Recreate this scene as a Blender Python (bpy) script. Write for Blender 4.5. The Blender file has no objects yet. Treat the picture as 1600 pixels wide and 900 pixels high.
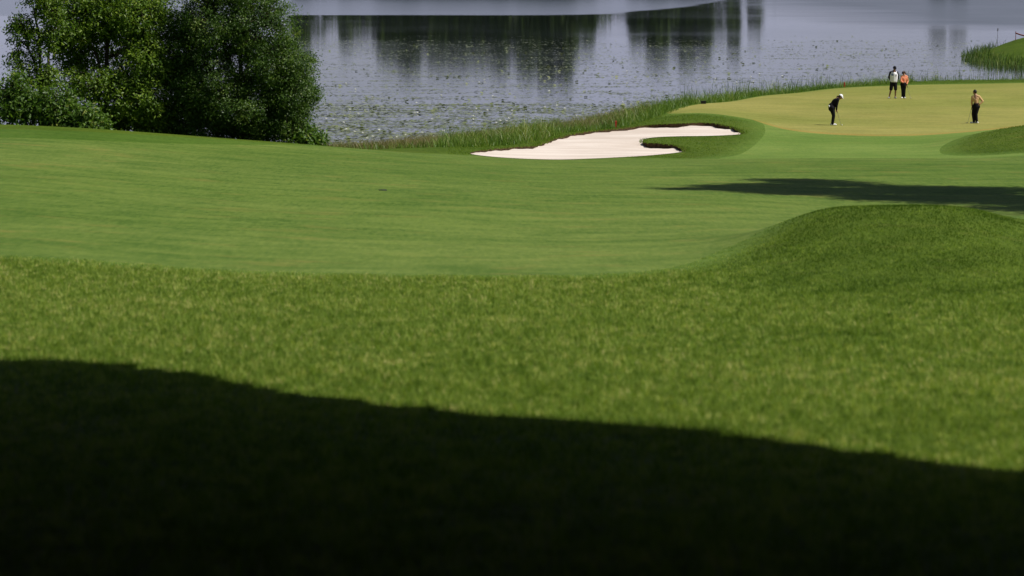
import bpy, bmesh, math, random
import numpy as np
from mathutils import Vector, Matrix, Quaternion
from mathutils.geometry import delaunay_2d_cdt

rng = np.random.default_rng(7)
random.seed(7)
SC = bpy.context.scene
COL = SC.collection
PI = math.pi

# ------------------------------------------------------------------ camera numbers
F = 5000.0                       # focal length in units of a 1600 px wide frame
CAMZ = 8.6                       # metres above the lake
PITCH = math.atan(508 / F)
SUN_EL, SUN_AZ = math.radians(54), math.radians(105)     # azimuth clockwise from +Y
SUN = np.array([math.cos(SUN_EL) * math.sin(SUN_AZ), math.cos(SUN_EL) * math.cos(SUN_AZ), math.sin(SUN_EL)])


def ray(px, py):
    """direction with unit Y for a place seen at (px, py)"""
    u, v = (px - 800) / F, -(py - 450) / F
    dx, dy, dz = u, math.cos(PITCH) + v * math.sin(PITCH), -math.sin(PITCH) + v * math.cos(PITCH)
    return dx / dy, dz / dy


def at(px, py, D):
    a, b = ray(px, py)
    return (a * D, D, CAMZ + b * D)


# ------------------------------------------------------------------ terrain profile
ROWS = {
    -600: [(-25, .9), (0, 1.8), (8, 2.3), (14, 2.7), (22, 3.3), (30, 3.65), (40, 3.95), (48, 4.15), (56, 4.3), (70, 4.5), (85, 4.8), (100, 5.05), (112, 5.4), (120, 6.1), (130, 7.5), (140, 8.9), (150, 9.6), (340, 10)],
    0: [(-25, .9), (0, 1.8), (8, 2.3), (14, 2.68), (22, 3.34), (30, 3.77), (40, 4.17), (48, 4.40), (56, 4.62), (63, 4.75), (70, 4.87), (78, 5.0), (85, 5.08), (100, 5.22), (106, 5.36), (112, 5.62), (120, 6.4), (130, 7.6), (140, 8.7), (150, 9.5), (200, 10), (340, 10)],
    400: [(-25, .9), (0, 1.8), (8, 2.3), (14, 2.68), (22, 3.34), (30, 3.77), (40, 4.27), (48, 4.66), (56, 4.9), (63, 5.1), (70, 5.3), (78, 5.45), (85, 5.57), (100, 5.82), (106, 5.95), (112, 6.17), (120, 6.9), (130, 7.9), (140, 8.7), (150, 9.3), (200, 10), (340, 10)],
    700: [(-25, .9), (0, 1.8), (8, 2.3), (14, 2.68), (22, 3.34), (30, 3.77), (40, 4.3), (48, 4.68), (56, 5.0), (63, 5.28), (70, 5.48), (78, 5.68), (85, 5.84), (100, 6.25), (112, 6.70), (117, 6.97), (121, 7.06), (126, 7.2), (132, 7.65), (140, 8.12), (150, 8.55), (165, 9.2), (200, 10), (340, 10)],
    900: [(-25, .9), (0, 1.8), (8, 2.3), (14, 2.68), (22, 3.34), (30, 3.77), (40, 4.3), (48, 4.68), (56, 5.03), (63, 5.35), (70, 5.6), (78, 5.85), (85, 6.02), (100, 6.45), (112, 6.9), (117, 7.14), (121, 7.22), (130, 7.3), (139, 7.33), (150, 7.95), (160, 8.4), (170, 8.7), (185, 9.3), (340, 10)],
    1100: [(-25, .9), (0, 1.8), (8, 2.3), (14, 2.68), (22, 3.34), (30, 3.77), (40, 4.3), (48, 4.66), (56, 4.98), (63, 5.32), (70, 5.6), (78, 5.86), (85, 6.04), (100, 6.45), (112, 6.88), (120, 7.22), (130, 7.3), (140, 7.28), (150, 7.27), (170, 7.42), (182, 8.0), (195, 8.65), (210, 9.3), (340, 10)],
    1200: [(-25, .9), (0, 1.8), (8, 2.3), (14, 2.68), (22, 3.34), (30, 3.77), (40, 4.28), (46, 4.6), (52, 4.66), (57, 4.74), (63, 5.26), (70, 5.64), (78, 5.92), (85, 6.08), (100, 6.45), (112, 6.86), (120, 7.21), (130, 7.35), (140, 7.42), (150, 7.48), (170, 7.55), (186, 7.62), (196, 8.1), (206, 8.7), (220, 9.3), (340, 10)],
    1300: [(-25, .9), (0, 1.8), (8, 2.3), (14, 2.68), (22, 3.34), (30, 3.77), (40, 4.26), (46, 4.55), (51, 4.46), (56, 4.3), (60, 4.6), (65, 5.25), (71, 5.7), (78, 5.97), (85, 6.12), (100, 6.45), (112, 6.85), (120, 7.2), (130, 7.37), (140, 7.48), (150, 7.59), (170, 7.65), (185, 7.66), (199, 7.72), (208, 8.15), (216, 8.7), (240, 9.6), (340, 10)],
    1450: [(-25, .9), (0, 1.8), (8, 2.3), (14, 2.68), (22, 3.34), (30, 3.77), (40, 4.26), (46, 4.5), (51, 4.42), (56, 4.28), (60, 4.55), (65, 5.2), (71, 5.7), (78, 5.98), (85, 6.12), (100, 6.45), (112, 6.85), (120, 7.2), (130, 7.37), (140, 7.5), (150, 7.6), (170, 7.66), (185, 7.66), (201, 7.62), (210, 7.66), (218, 8.2), (228, 8.8), (250, 9.5), (340, 10)],
    1530: [(-25, .9), (0, 1.8), (8, 2.3), (14, 2.68), (22, 3.34), (30, 3.77), (40, 4.26), (46, 4.5), (51, 4.45), (56, 4.36), (60, 4.6), (65, 5.2), (71, 5.7), (78, 5.98), (85, 6.12), (100, 6.45), (112, 6.85), (119, 7.1), (126, 6.95), (131, 6.93), (138, 7.35), (145, 7.55), (153, 7.62), (170, 7.66), (185, 7.66), (201, 7.6), (210, 7.62), (219, 8.2), (230, 8.9), (255, 9.2), (275, 8.8), (290, 8.4), (300, 8.45), (315, 9.0), (340, 9.8)],
    1600: [(-25, .9), (0, 1.8), (8, 2.3), (14, 2.68), (22, 3.34), (30, 3.77), (40, 4.28), (46, 4.54), (51, 4.58), (55, 4.63), (60, 4.85), (65, 5.25), (71, 5.72), (78, 5.98), (85, 6.12), (100, 6.45), (112, 6.83), (119, 6.95), (126, 6.6), (131, 6.58), (138, 7.2), (145, 7.52), (153, 7.6), (170, 7.66), (185, 7.66), (201, 7.57), (210, 7.6), (220, 8.2), (232, 8.9), (252, 9.1), (264, 8.8), (275, 8.2), (290, 7.15), (302, 6.75), (315, 7.4), (340, 9.4)],
    1900: [(-25, .9), (0, 1.8), (8, 2.3), (14, 2.68), (22, 3.34), (30, 3.77), (40, 4.3), (48, 4.6), (55, 4.75), (63, 5.1), (71, 5.5), (78, 5.7), (85, 5.85), (100, 6.1), (112, 6.4), (130, 6.3), (150, 7.3), (185, 7.5), (201, 7.4), (212, 7.5), (222, 8.2), (234, 8.8), (252, 8.9), (262, 8.4), (275, 7.2), (302, 5.6), (315, 6.2), (340, 8.4)],
    2600: [(-25, .9), (0, 1.8), (8, 2.3), (14, 2.68), (22, 3.3), (30, 3.7), (40, 4.1), (48, 4.3), (63, 4.6), (78, 4.9), (100, 5.2), (130, 5.8), (150, 6.4), (200, 6.8), (225, 7.8), (252, 8.2), (262, 7.6), (302, 5.0), (340, 6.4)],
}


def pchip(x, y, xq):
    """monotone cubic through (x, y); y may have trailing axes"""
    x = np.asarray(x, float); y = np.asarray(y, float)
    h = np.diff(x); sh = (len(h),) + (1,) * (y.ndim - 1)
    d = np.diff(y, axis=0) / h.reshape(sh)
    m = np.zeros_like(y)
    w1 = (2 * h[1:] + h[:-1]).reshape((-1,) + sh[1:]); w2 = (h[1:] + 2 * h[:-1]).reshape((-1,) + sh[1:])
    a, b = d[:-1], d[1:]
    with np.errstate(divide='ignore', invalid='ignore'):
        hm = (w1 + w2) / (w1 / a + w2 / b)
    m[1:-1] = np.where(a * b > 0, hm, 0)
    m[0], m[-1] = d[0], d[-1]
    xq = np.clip(xq, x[0], x[-1])
    i = np.clip(np.searchsorted(x, xq) - 1, 0, len(h) - 1)
    t = ((xq - x[i]) / h[i]).reshape((-1,) + sh[1:]); hh = h[i].reshape((-1,) + sh[1:])
    return ((1 + 2 * t) * (1 - t) ** 2) * y[i] + t * (1 - t) ** 2 * hh * m[i] + t * t * (3 - 2 * t) * y[i + 1] + t * t * (t - 1) * hh * m[i + 1]


TQ = np.linspace(math.log(5), math.log(370), 900)
DQ = np.exp(TQ) - 30
UQ = np.linspace(-.28, .36, 641)
_cols = np.array([pchip([p[0] for p in r], [p[1] for p in r], DQ) for r in ROWS.values()])
_grid = pchip([(k - 800) / F for k in ROWS], _cols, UQ)          # [u, t]


def _blur(a, n, axis):
    k = np.hanning(2 * n + 3)[1:-1]; k /= k.sum()
    a = np.moveaxis(a, axis, 0)
    p = np.concatenate([np.repeat(a[:1], n, 0), a, np.repeat(a[-1:], n, 0)])
    out = sum(k[i] * p[i:i + len(a)] for i in range(len(k)))
    return np.moveaxis(out, 0, axis)


_grid = _blur(_blur(_grid, 14, 0), 5, 1)
ZG = CAMZ - _grid


def terr(X, D):
    X = np.asarray(X, float); D = np.asarray(D, float)
    u = X / np.maximum(D, 20)
    fi = np.clip((u - UQ[0]) / (UQ[1] - UQ[0]), 0, len(UQ) - 1.001)
    fj = np.clip((np.log(np.maximum(D + 30, 5)) - TQ[0]) / (TQ[1] - TQ[0]), 0, len(TQ) - 1.001)
    i, j = fi.astype(int), fj.astype(int); a, b = fi - i, fj - j
    return (ZG[i, j] * (1 - a) + ZG[i + 1, j] * a) * (1 - b) + (ZG[i, j + 1] * (1 - a) + ZG[i + 1, j + 1] * a) * b


_march = np.concatenate([np.arange(10, 60, .1), np.arange(60, 335, .25)])


def hit(px, py, lo=10):
    a, b = ray(px, py)
    D = _march[_march >= lo]
    below = (CAMZ + b * D) <= terr(a * D, D)
    if not below.any():
        return None
    d = D[np.argmax(below)]
    return (a * d, d)


# ------------------------------------------------------------------ materials
class N:
    """tiny node-tree writer"""
    def __init__(s, name):
        s.m = bpy.data.materials.new(name); s.m.use_nodes = True
        s.t = s.m.node_tree; s.t.nodes.clear()
        s.out = s.t.nodes.new('ShaderNodeOutputMaterial')

    def n(s, kind, ins=None, **props):
        d = s.t.nodes.new(kind)
        for k, v in props.items():
            setattr(d, k, v)
        for k, v in (ins or {}).items():
            s.set(d, k, v)
        return d

    def set(s, d, k, v):
        if isinstance(v, bpy.types.NodeSocket):
            s.t.links.new(v, d.inputs[k])
        else:
            d.inputs[k].default_value = v

    def coord(s, scale=(1, 1, 1), rot=0):
        tc = s.n('ShaderNodeTexCoord')
        mp = s.n('ShaderNodeMapping', {'Vector': tc.outputs['Object'], 'Scale': scale, 'Rotation': (0, 0, rot)})
        return mp.outputs[0]

    def noise(s, vec, scale, detail=3, rough=.55):
        return s.n('ShaderNodeTexNoise', {'Vector': vec, 'Scale': scale, 'Detail': detail, 'Roughness': rough}).outputs['Fac']

    def ramp(s, fac, stops):
        r = s.n('ShaderNodeValToRGB', {'Fac': fac})
        e = r.color_ramp.elements
        while len(e) < len(stops):
            e.new(.5)
        for k, (p, c) in zip(e, stops):
            k.position = p
            k.color = (c[0], c[1], c[2], 1) if isinstance(c, (tuple, list)) else (c, c, c, 1)
        return r.outputs[0]

    def mix(s, fac, a, b, mode='MIX'):
        d = s.n('ShaderNodeMix', data_type='RGBA', blend_type=mode)
        for k, v in ((0, fac), (6, a), (7, b)):
            if isinstance(v, (tuple, list)):
                v = (v[0], v[1], v[2], 1)
            s.set(d, k, v)
        return d.outputs[2]

    def math(s, op, a, b=0., clamp=False):
        d = s.n('ShaderNodeMath', operation=op, use_clamp=clamp)
        s.set(d, 0, a); s.set(d, 1, b)
        return d.outputs[0]

    def pbsdf(s, col, rough=.6, spec=.5, **k):
        c = col if isinstance(col, bpy.types.NodeSocket) else (col[0], col[1], col[2], 1)
        d = s.n('ShaderNodeBsdfPrincipled', {'Base Color': c, 'Roughness': rough, 'Specular IOR Level': spec})
        for kk, v in k.items():
            s.set(d, kk, v)
        s.t.links.new(d.outputs[0], s.out.inputs[0])
        return d

    def bump(s, d, h, strength, dist):
        b = s.n('ShaderNodeBump', {'Height': h, 'Strength': strength, 'Distance': dist})
        s.t.links.new(b.outputs[0], d.inputs['Normal'])


def plain(name, col, rough=.6, spec=.4, metal=0., var=.12, scale=30):
    m = N(name)
    v = m.noise(m.coord(), scale, 3)
    c = m.mix(m.ramp(v, [(.35, 0), (.65, 1)]), [x * (1 - var) for x in col], [min(1, x * (1 + var)) for x in col])
    m.pbsdf(c, rough, spec, Metallic=metal)
    return m.m


def turf(name, dark, light, straw, streak=.35, rough=.75, bumpd=.02, grain=.55, patch=.5, fine=26, edge=None):
    """mown grass: broad patches, streaks along the mowing, and a fine grain"""
    m = N(name)
    co = m.coord()
    big = m.noise(co, .09, 3); mid = m.noise(m.coord((1, .55, 1), .25), .55, 4, .65)
    st = m.noise(m.coord((.55, 1.0, 1), -.12), .8, 4, .62)
    gr = m.noise(co, fine, 2, .6)
    f = m.math('ADD', m.math('MULTIPLY', big, .5), m.math('MULTIPLY', mid, .5))
    f = m.math('ADD', m.math('MULTIPLY', f, 1 - streak), m.math('MULTIPLY', st, streak))
    g2 = m.noise(m.coord((1, .13, 1), .06), 9, 3, .75)
    f = m.math('ADD', m.math('MULTIPLY', f, grain), m.math('MULTIPLY', g2, 1 - grain))
    c = m.mix(m.ramp(f, [(.41, 0), (.59, 1)]), dark, light)
    sp = m.noise(m.coord((.7, 1, 1), .2), .75, 4, .7)
    c = m.mix(m.math('MULTIPLY', m.ramp(sp, [(.56, 0), (.74, 1)]), patch), c, straw)
    bl_ = m.ramp(m.noise(m.coord((.8, 1, 1), .5), .055, 2), [(.4, 0), (.6, 1)])
    c = m.mix(bl_, m.mix(1., c, (.84, .90, .78), 'MULTIPLY'), m.mix(1., c, (1.07, 1.03, 1.06), 'MULTIPLY'))
    if edge:
        at_ = m.n('ShaderNodeAttribute', attribute_name='tint')
        ec = m.mix(m.ramp(f, [(.41, 0), (.59, 1)]), *edge)
        c = m.mix(m.ramp(m.math('ADD', at_.outputs['Fac'], m.math('MULTIPLY', m.math('SUBTRACT', mid, .5), .9)), [(.15, 0), (.85, 1)]), ec, c)
    d = m.pbsdf(c, rough, .03)
    m.bump(d, gr, .5, bumpd)
    return m.m


M = {}
M['fairway'] = turf('mown fairway grass', (.069, .125, .021), (.140, .197, .041), (.195, .185, .047), .6, grain=.66, patch=.75)
M['apron'] = turf('apron grass', (.105, .18, .033), (.16, .235, .05), (.2, .2, .055), .4, grain=.7, patch=.6)
M['green'] = turf('putting green grass', (.205, .208, .053), (.288, .282, .078), (.315, .26, .07), .5, grain=.7, bumpd=.008, patch=.5)
M['collar'] = turf('green collar grass', (.225, .19, .045), (.31, .255, .065), (.35, .25, .06), .4, grain=.7, patch=.5)
M['semi'] = turf('second cut grass', (.05, .10, .013), (.085, .15, .022), (.11, .135, .03), .5, grain=.6, patch=.4)
M['rough'] = turf('rough grass soil', (.045, .082, .008), (.088, .135, .016), (.135, .135, .032), .2, grain=.55, bumpd=.05, patch=.6, fine=14, edge=((.07, .13, .018), (.125, .19, .034)))

m = N('bunker sand')
co = m.coord()
v = m.noise(m.coord((.5, 1, 1), .2), .5, 4, .6); g = m.noise(co, 20, 3, .7)
c = m.mix(m.ramp(m.math('ADD', m.math('MULTIPLY', v, .6), m.math('MULTIPLY', g, .4)), [(.38, 0), (.62, 1)]), (.57, .48, .41), (.74, .66, .59))
d = m.pbsdf(c, .9, .1)
wv = m.n('ShaderNodeTexWave', {'Vector': m.coord((1, 1, 1), .9), 'Scale': 1.6, 'Distortion': 6., 'Detail': 3.}).outputs['Fac']
m.bump(d, m.math('ADD', wv, m.math('MULTIPLY', g, 1.2)), .14, .012)
M['sand'] = m.m
M['soil'] = plain('bunker lip soil', (.055, .035, .018), .95, .1, var=.5, scale=6)

m = N('lake water')
geo = m.n('ShaderNodeTexCoord').outputs['Object']
sep = m.n('ShaderNodeSeparateXYZ', {'Vector': geo})
wob = m.noise(m.coord((.012, .03, 1)), 1, 4, .6)
xx = m.math('MAXIMUM', sep.outputs[0], 0.)
edge = m.math('ADD', m.math('MULTIPLY', m.math('MULTIPLY', xx, xx), .0895), m.math('ADD', 505., m.math('MULTIPLY', wob, 40.)))
wind = m.n('ShaderNodeMapRange', {'Value': m.math('SUBTRACT', sep.outputs[1], edge), 'From Min': -4., 'From Max': 14.}).outputs[0]
pat = m.noise(m.coord((.02, .012, 1), .1), 1, 4, .6)
right = m.n('ShaderNodeMapRange', {'Value': m.math('ADD', sep.outputs[0], m.math('MULTIPLY', pat, 30.)), 'From Min': 30., 'From Max': 75.}).outputs[0]
rg = m.math('ADD', .032, m.math('MULTIPLY', m.ramp(pat, [(.4, 0), (.7, 1)]), .03))
rg = m.math('ADD', rg, m.math('MULTIPLY', right, .045))
rg = m.math('ADD', rg, m.math('MULTIPLY', wind, .15))
far_r = m.n('ShaderNodeMapRange', {'Value': m.math('ADD', sep.outputs[0], m.math('MULTIPLY', wob, 30.)), 'From Min': 60., 'From Max': 85.}).outputs[0]
far_d = m.n('ShaderNodeMapRange', {'Value': m.math('ADD', sep.outputs[1], m.math('MULTIPLY', pat, 120.)), 'From Min': 455., 'From Max': 540.}).outputs[0]
rg = m.math('ADD', rg, m.math('MULTIPLY', m.math('MULTIPLY', far_r, far_d), m.math('MULTIPLY', m.math('SUBTRACT', 1., wind), .14)))
d = m.pbsdf((.02, .028, .026), rg, .5, IOR=1.333)
m.set(d, 'Coat Weight', wind); m.set(d, 'Coat Roughness', .25); m.set(d, 'Coat IOR', 1.5)
rip = m.math('ADD', m.noise(m.coord((.5, 1.6, 1)), 1.1, 3, .6), m.math('MULTIPLY', m.noise(m.coord((.25, .5, 1)), .35, 3), 1.5))
m.bump(d, rip, .22, .012)
M['water'] = m.m


def leafmat(name, stops, trans=.3, rough=.44, spec=.28):
    m = N(name)
    at_ = m.n('ShaderNodeAttribute', attribute_name='tint')
    c = m.ramp(at_.outputs['Fac'], stops)
    d = m.n('ShaderNodeBsdfPrincipled', {'Base Color': c, 'Roughness': rough, 'Specular IOR Level': spec})
    tc = m.mix(1., c, (1.3, 1.45, .55), 'MULTIPLY')
    tr = m.n('ShaderNodeBsdfTranslucent', {'Color': tc})
    mx = m.n('ShaderNodeMixShader', {0: trans, 1: d.outputs[0], 2: tr.outputs[0]})
    m.t.links.new(mx.outputs[0], m.out.inputs[0])
    return m.m


M['leaf'] = leafmat('tree leaves', [(0, (.042, .095, .008)), (.5, (.115, .195, .018)), (.85, (.20, .29, .03)), (1, (.28, .34, .055))])
M['willow'] = leafmat('willow leaves', [(0, (.024, .058, .009)), (.5, (.063, .122, .016)), (.85, (.115, .185, .027)), (1, (.18, .23, .05))])
M['shrub'] = leafmat('shrub leaves', [(0, (.045, .095, .012)), (.5, (.085, .16, .022)), (.85, (.14, .22, .033)), (1, (.24, .27, .05))])
M['blade'] = leafmat('rough grass blades', [(0, (.062, .115, .012)), (.4, (.19, .28, .044)), (.68, (.31, .39, .085)), (.9, (.44, .46, .13)), (1, (.62, .55, .24))], .35, .6, .08)
M['blade_dark'] = leafmat('deep rough blades', [(0, (.055, .105, .010)), (.5, (.11, .18, .018)), (.9, (.165, .235, .034)), (1, (.22, .24, .065))], .35, .6, .08)
M['bank'] = leafmat('lake bank grass', [(0, (.045, .10, .012)), (.5, (.105, .19, .024)), (.85, (.185, .265, .045)), (1, (.30, .30, .10))], .3)
M['dry'] = leafmat('dry seeded grass', [(0, (.11, .125, .035)), (.5, (.22, .19, .08)), (1, (.34, .27, .15))], .3)
M['reed'] = leafmat('reeds', [(0, (.04, .09, .016)), (.6, (.10, .165, .035)), (1, (.26, .24, .09))], .25)
M['pad'] = leafmat('lily pads', [(0, (.10, .125, .05)), (.5, (.18, .215, .09)), (1, (.27, .29, .14))], .1, .35, .5)
M['farleaf'] = leafmat('far wood leaves', [(0, (.022, .045, .008)), (.6, (.05, .085, .012)), (1, (.10, .125, .018))], .2, .6, .2)
M['bark'] = plain('bark', (.07, .055, .04), .9, .1, var=.4, scale=14)
M['petal'] = plain('white petals', (.85, .85, .8), .5)
M['red'] = plain('red stake paint', (.5, .045, .02), .5)
M['rope'] = plain('red brown rope', (.24, .05, .018), .9, .05)
M['black_plastic'] = plain('black plastic', (.012, .012, .013), .4)
M['dark_hole'] = plain('irrigation lid rubber', (.012, .02, .008), .8)
M['skin'] = plain('skin', (.36, .19, .12), .5, .4, var=.06)
M['skin_dark'] = plain('tanned skin', (.27, .135, .085), .5, .4, var=.06)
M['black_cloth'] = plain('black cloth', (.009, .009, .012), .85, .15)
M['navy_cloth'] = plain('navy cloth', (.012, .014, .025), .85, .15)
M['white_cloth'] = plain('white cloth', (.84, .84, .9), .8, .2, var=.05)
M['peach_cloth'] = plain('peach cloth', (.85, .30, .17), .8, .2, var=.06)
M['tan_cloth'] = plain('tan cloth', (.60, .38, .19), .8, .2, var=.08)
M['white_leather'] = plain('white leather', (.8, .8, .8), .4, .5, var=.04)
M['grey_leather'] = plain('grey leather', (.3, .31, .34), .4, .5, var=.2)
M['brown_hair'] = plain('brown hair', (.07, .035, .018), .5, .4, var=.3)
M['black_hair'] = plain('black hair', (.012, .009, .008), .5, .4, var=.3)
M['steel'] = plain('club shaft steel', (.5, .48, .42), .3, .5, 1.)
M['grip'] = plain('club grip rubber', (.015, .015, .016), .7)
M['blue_ink'] = plain('blue ink', (.10, .14, .32), .7)
M['dark_ink'] = plain('dark ink', (.05, .05, .08), .7)
M['ball'] = plain('white ball', (.85, .85, .85), .3, var=.03)
M['blocker_cloth'] = plain('dark green canvas', (.02, .026, .02), .9, .1)  # dark surface of the unseen blockers added to deepen the foreground shade
M['post'] = plain('dark painted steel', (.03, .03, .03), .5)
M['eye'] = plain('eye', (.02, .015, .012), .2)


# ------------------------------------------------------------------ object helpers
def tag(o, label=None, cat=None, group=None, kind=None):
    for k, v in (('label', label), ('category', cat), ('group', group), ('kind', kind)):
        if v:
            o[k] = v
    return o


def link(name, me, mat=None, parent=None):
    o = bpy.data.objects.new(name, me); COL.objects.link(o)
    if mat:
        me.materials.append(mat)
    if parent:
        o.parent = parent
    return o


def empty(name, loc):
    o = bpy.data.objects.new(name, None); COL.objects.link(o); o.location = loc
    o.empty_display_size = .2
    return o


def npmesh(name, verts, faces, smooth=True, tint=None):
    """verts (n,3), faces (m,k) all with k corners"""
    me = bpy.data.meshes.new(name)
    verts = np.ascontiguousarray(verts, np.float32); faces = np.ascontiguousarray(faces, np.int32)
    k = faces.shape[1]
    me.vertices.add(len(verts)); me.vertices.foreach_set('co', verts.ravel())
    me.loops.add(faces.size); me.loops.foreach_set('vertex_index', faces.ravel())
    me.polygons.add(len(faces))
    me.polygons.foreach_set('loop_start', np.arange(0, faces.size, k, dtype=np.int32))
    me.polygons.foreach_set('loop_total', np.full(len(faces), k, np.int32))
    if smooth:
        me.polygons.foreach_set('use_smooth', np.ones(len(faces), bool))
    if tint is not None:
        a = me.attributes.new('tint', 'FLOAT', 'POINT'); a.data.foreach_set('value', np.ascontiguousarray(tint, np.float32))
    me.update(calc_edges=True); me.validate()
    return me


def smooth_closed(pts, step):
    """Catmull-Rom through a closed list of (x, y), resampled about every step metres"""
    P = np.array(pts, float); n = len(P); out = []
    for i in range(n):
        a, b, c, d = P[i - 1], P[i], P[(i + 1) % n], P[(i + 2) % n]
        k = max(1, int(np.linalg.norm(c - b) / step))
        for t in np.arange(k) / k:
            out.append(.5 * ((2 * b) + (c - a) * t + (2 * a - 5 * b + 4 * c - d) * t * t + (3 * b - a - 3 * c + d) * t ** 3))
    return np.array(out)


def inside(poly, x, y):
    r = np.zeros(len(x), bool)
    px, py = poly[:, 0], poly[:, 1]; qx, qy = np.roll(px, -1), np.roll(py, -1)
    lo = (x > px.min()) & (x < px.max()) & (y > py.min()) & (y < py.max())
    X, Y = x[lo], y[lo]; s = np.zeros(len(X), bool)
    for a, b, c, d in zip(px, py, qx, qy):
        if b == d:
            continue
        s ^= ((b > Y) != (d > Y)) & (X < (c - a) * (Y - b) / (d - b) + a)
    r[lo] = s
    return r


# ------------------------------------------------------------------ zones of the course (outlines on the ground)
def H(lst):
    out = []
    for p in lst:
        if len(p) == 3:
            a, _ = ray(p[0], 0); out.append((a * p[2], p[2]))     # x place with a known distance
        else:
            q = hit(*p)
            if q:
                out.append(q)
    return out


Z = {}
Z['fairway'] = smooth_closed(H([(-700, 0, 46), (-300, 0, 46), (0, 400), (250, 415), (500, 426.5), (700, 430), (900, 430), (1040, 420), (1130, 390), (1200, 0, 57.5), (1262, 0, 61), (1330, 0, 64.5), (1450, 0, 66), (1600, 0, 66), (2000, 0, 66),
                                (2400, 0, 85), (2300, 0, 116), (1900, 0, 118), (1600, 0, 114.5), (1300, 0, 115), (1130, 0, 115.5), (1060, 0, 116), (1000, 0, 117), (900, 0, 117.3), (820, 0, 117), (770, 0, 116), (700, 0, 115.6), (600, 0, 112), (480, 0, 108), (340, 0, 102), (200, 0, 97.5), (0, 0, 95), (-300, 0, 94), (-700, 0, 94)]), .5)
Z['apron'] = smooth_closed(H([(1132, 0, 115.9), (1300, 0, 115.4), (1600, 0, 114.9), (1600, 0, 117), (1520, 0, 118), (1475, 0, 121), (1480, 0, 128), (1530, 0, 134), (1600, 0, 139.5), (1900, 0, 142), (1900, 0, 156), (1600, 0, 152), (1400, 0, 150), (1240, 0, 152), (1190, 0, 153), (1196, 0, 147), (1196, 0, 139), (1180, 0, 129), (1160, 0, 122)]), .4)
Z['green'] = smooth_closed(H([(1045, 0, 163), (1100, 0, 171.5), (1200, 0, 187), (1300, 0, 198), (1400, 0, 201), (1500, 0, 202), (1650, 0, 203), (1900, 0, 200), (1950, 0, 175), (1800, 0, 157), (1680, 0, 152.5), (1600, 0, 149), (1560, 0, 146), (1500, 0, 142), (1420, 0, 139.3), (1330, 0, 139.5), (1240, 0, 143.5), (1180, 0, 152), (1120, 0, 156), (1060, 0, 158.5)]), .4)
Z['collar'] = smooth_closed(H([(1180, 0, 151.9), (1240, 0, 143.4), (1330, 0, 139.4), (1420, 0, 139.2), (1500, 0, 141.9), (1560, 0, 145.8), (1600, 0, 148.6), (1600, 0, 149.8), (1560, 0, 147.6), (1500, 0, 143.4), (1420, 0, 140.8), (1330, 0, 141.2), (1240, 0, 145), (1185, 0, 152.5)]), .3)
Z['semi'] = smooth_closed(H([(-700, 0, 94.2), (-300, 0, 94.2), (0, 0, 95.3), (200, 0, 97.9), (340, 0, 102.3), (430, 0, 106.4), (380, 0, 108), (260, 0, 106), (120, 0, 103.5), (0, 0, 102), (-300, 0, 101), (-700, 0, 101)]), .5)
# bunker: outline (px, distance, lip height)
BKP = [(734, 240.5, .0), (746, 236.5, .05), (770, 233, .10), (800, 230.5, .10), (832, 228.5, .10), (846, 224, .12), (868, 216, .12), (900, 208.5, .13), (945, 201.5, .14), (1000, 197, .15), (1060, 193.5, .17), (1105, 192.3, .19), (1132, 195.5, .20), (1153, 201.2, .20), (1165, 208, .14),
       (1148, 211.5, .04), (1105, 213, .02), (1055, 213.5, .02), (1022, 215.5, .05), (1007, 219, .18), (1008, 223, .20), (1030, 224.5, .2), (1055, 227.5, .2), (1070, 231.5, .18), (1074, 235.5, .10), (1060, 239, .03), (1010, 244, .0), (930, 248, .0), (860, 249.5, .0), (800, 247.5, .0), (760, 244.5, .0)]
BK = []
for a, b, l in BKP:
    q = hit(a, b, 113.5) if a != 945 else (0, 142.6)
    BK.append((a, q[1], l))
if False:
    print('T', [(a, b, round(k[1], 1)) for (a, b, l), k in zip(BKP, BK)])
_b = np.array([(ray(p, 0)[0] * d, d) for p, d, _ in BK])
Z['bunker'] = smooth_closed(_b, .25)
_n = len(BK); _acc = np.concatenate([[0], np.cumsum(np.linalg.norm(np.diff(np.vstack([_b, _b[:1]]), axis=0), axis=1))])
_zb = Z['bunker']; _zl = np.concatenate([[0], np.cumsum(np.linalg.norm(np.diff(_zb, axis=0), axis=1))]) / np.linalg.norm(np.diff(np.vstack([_zb, _zb[:1]]), axis=0), axis=1).sum() * _acc[-1]
LIP = np.interp(_zl, _acc, [b[2] for b in BK] + [BK[0][2]])
LIP = np.maximum(0, .78 * LIP * (1 + .25 * np.sin(_zl * 2.1) + .15 * np.sin(_zl * 5.3)))
_ji = rng.normal(0, .014, _zb.shape); Z['bunker'] = _zb + _ji * (LIP > .03)[:, None]

# ------------------------------------------------------------------ the ground: one triangulated sheet cut along the zone outlines
wq = np.concatenate([np.arange(-.62, -.19, .02), np.arange(-.19, .19, .0032), np.arange(.19, .63, .02)])
tq = np.arange(math.log(5), math.log(370), .0125)
gw, gt = np.meshgrid(wq, tq, indexing='ij'); gw = gw.ravel(); gt = gt.ravel()
gw = gw + rng.uniform(-.0006, .0006, len(gw)); gt = gt + rng.uniform(-.002, .002, len(gt))
pts = [Vector((a, b)) for a, b in zip(gw, gt)]
edges = []
for name in ('fairway', 'apron', 'green', 'collar', 'semi', 'bunker'):
    p = Z[name]; s = len(pts)
    for x, y in p:
        pts.append(Vector((x / (y + 30), math.log(y + 30))))
    edges += [(s + i, s + (i + 1) % len(p)) for i in range(len(p))]
cv, _, cf, *_ = delaunay_2d_cdt(pts, edges, [], 0, 1e-7, False)
cv = np.array([(v.x, v.y) for v in cv]); cf = np.array([f for f in cf if len(f) == 3], np.int32)
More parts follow.
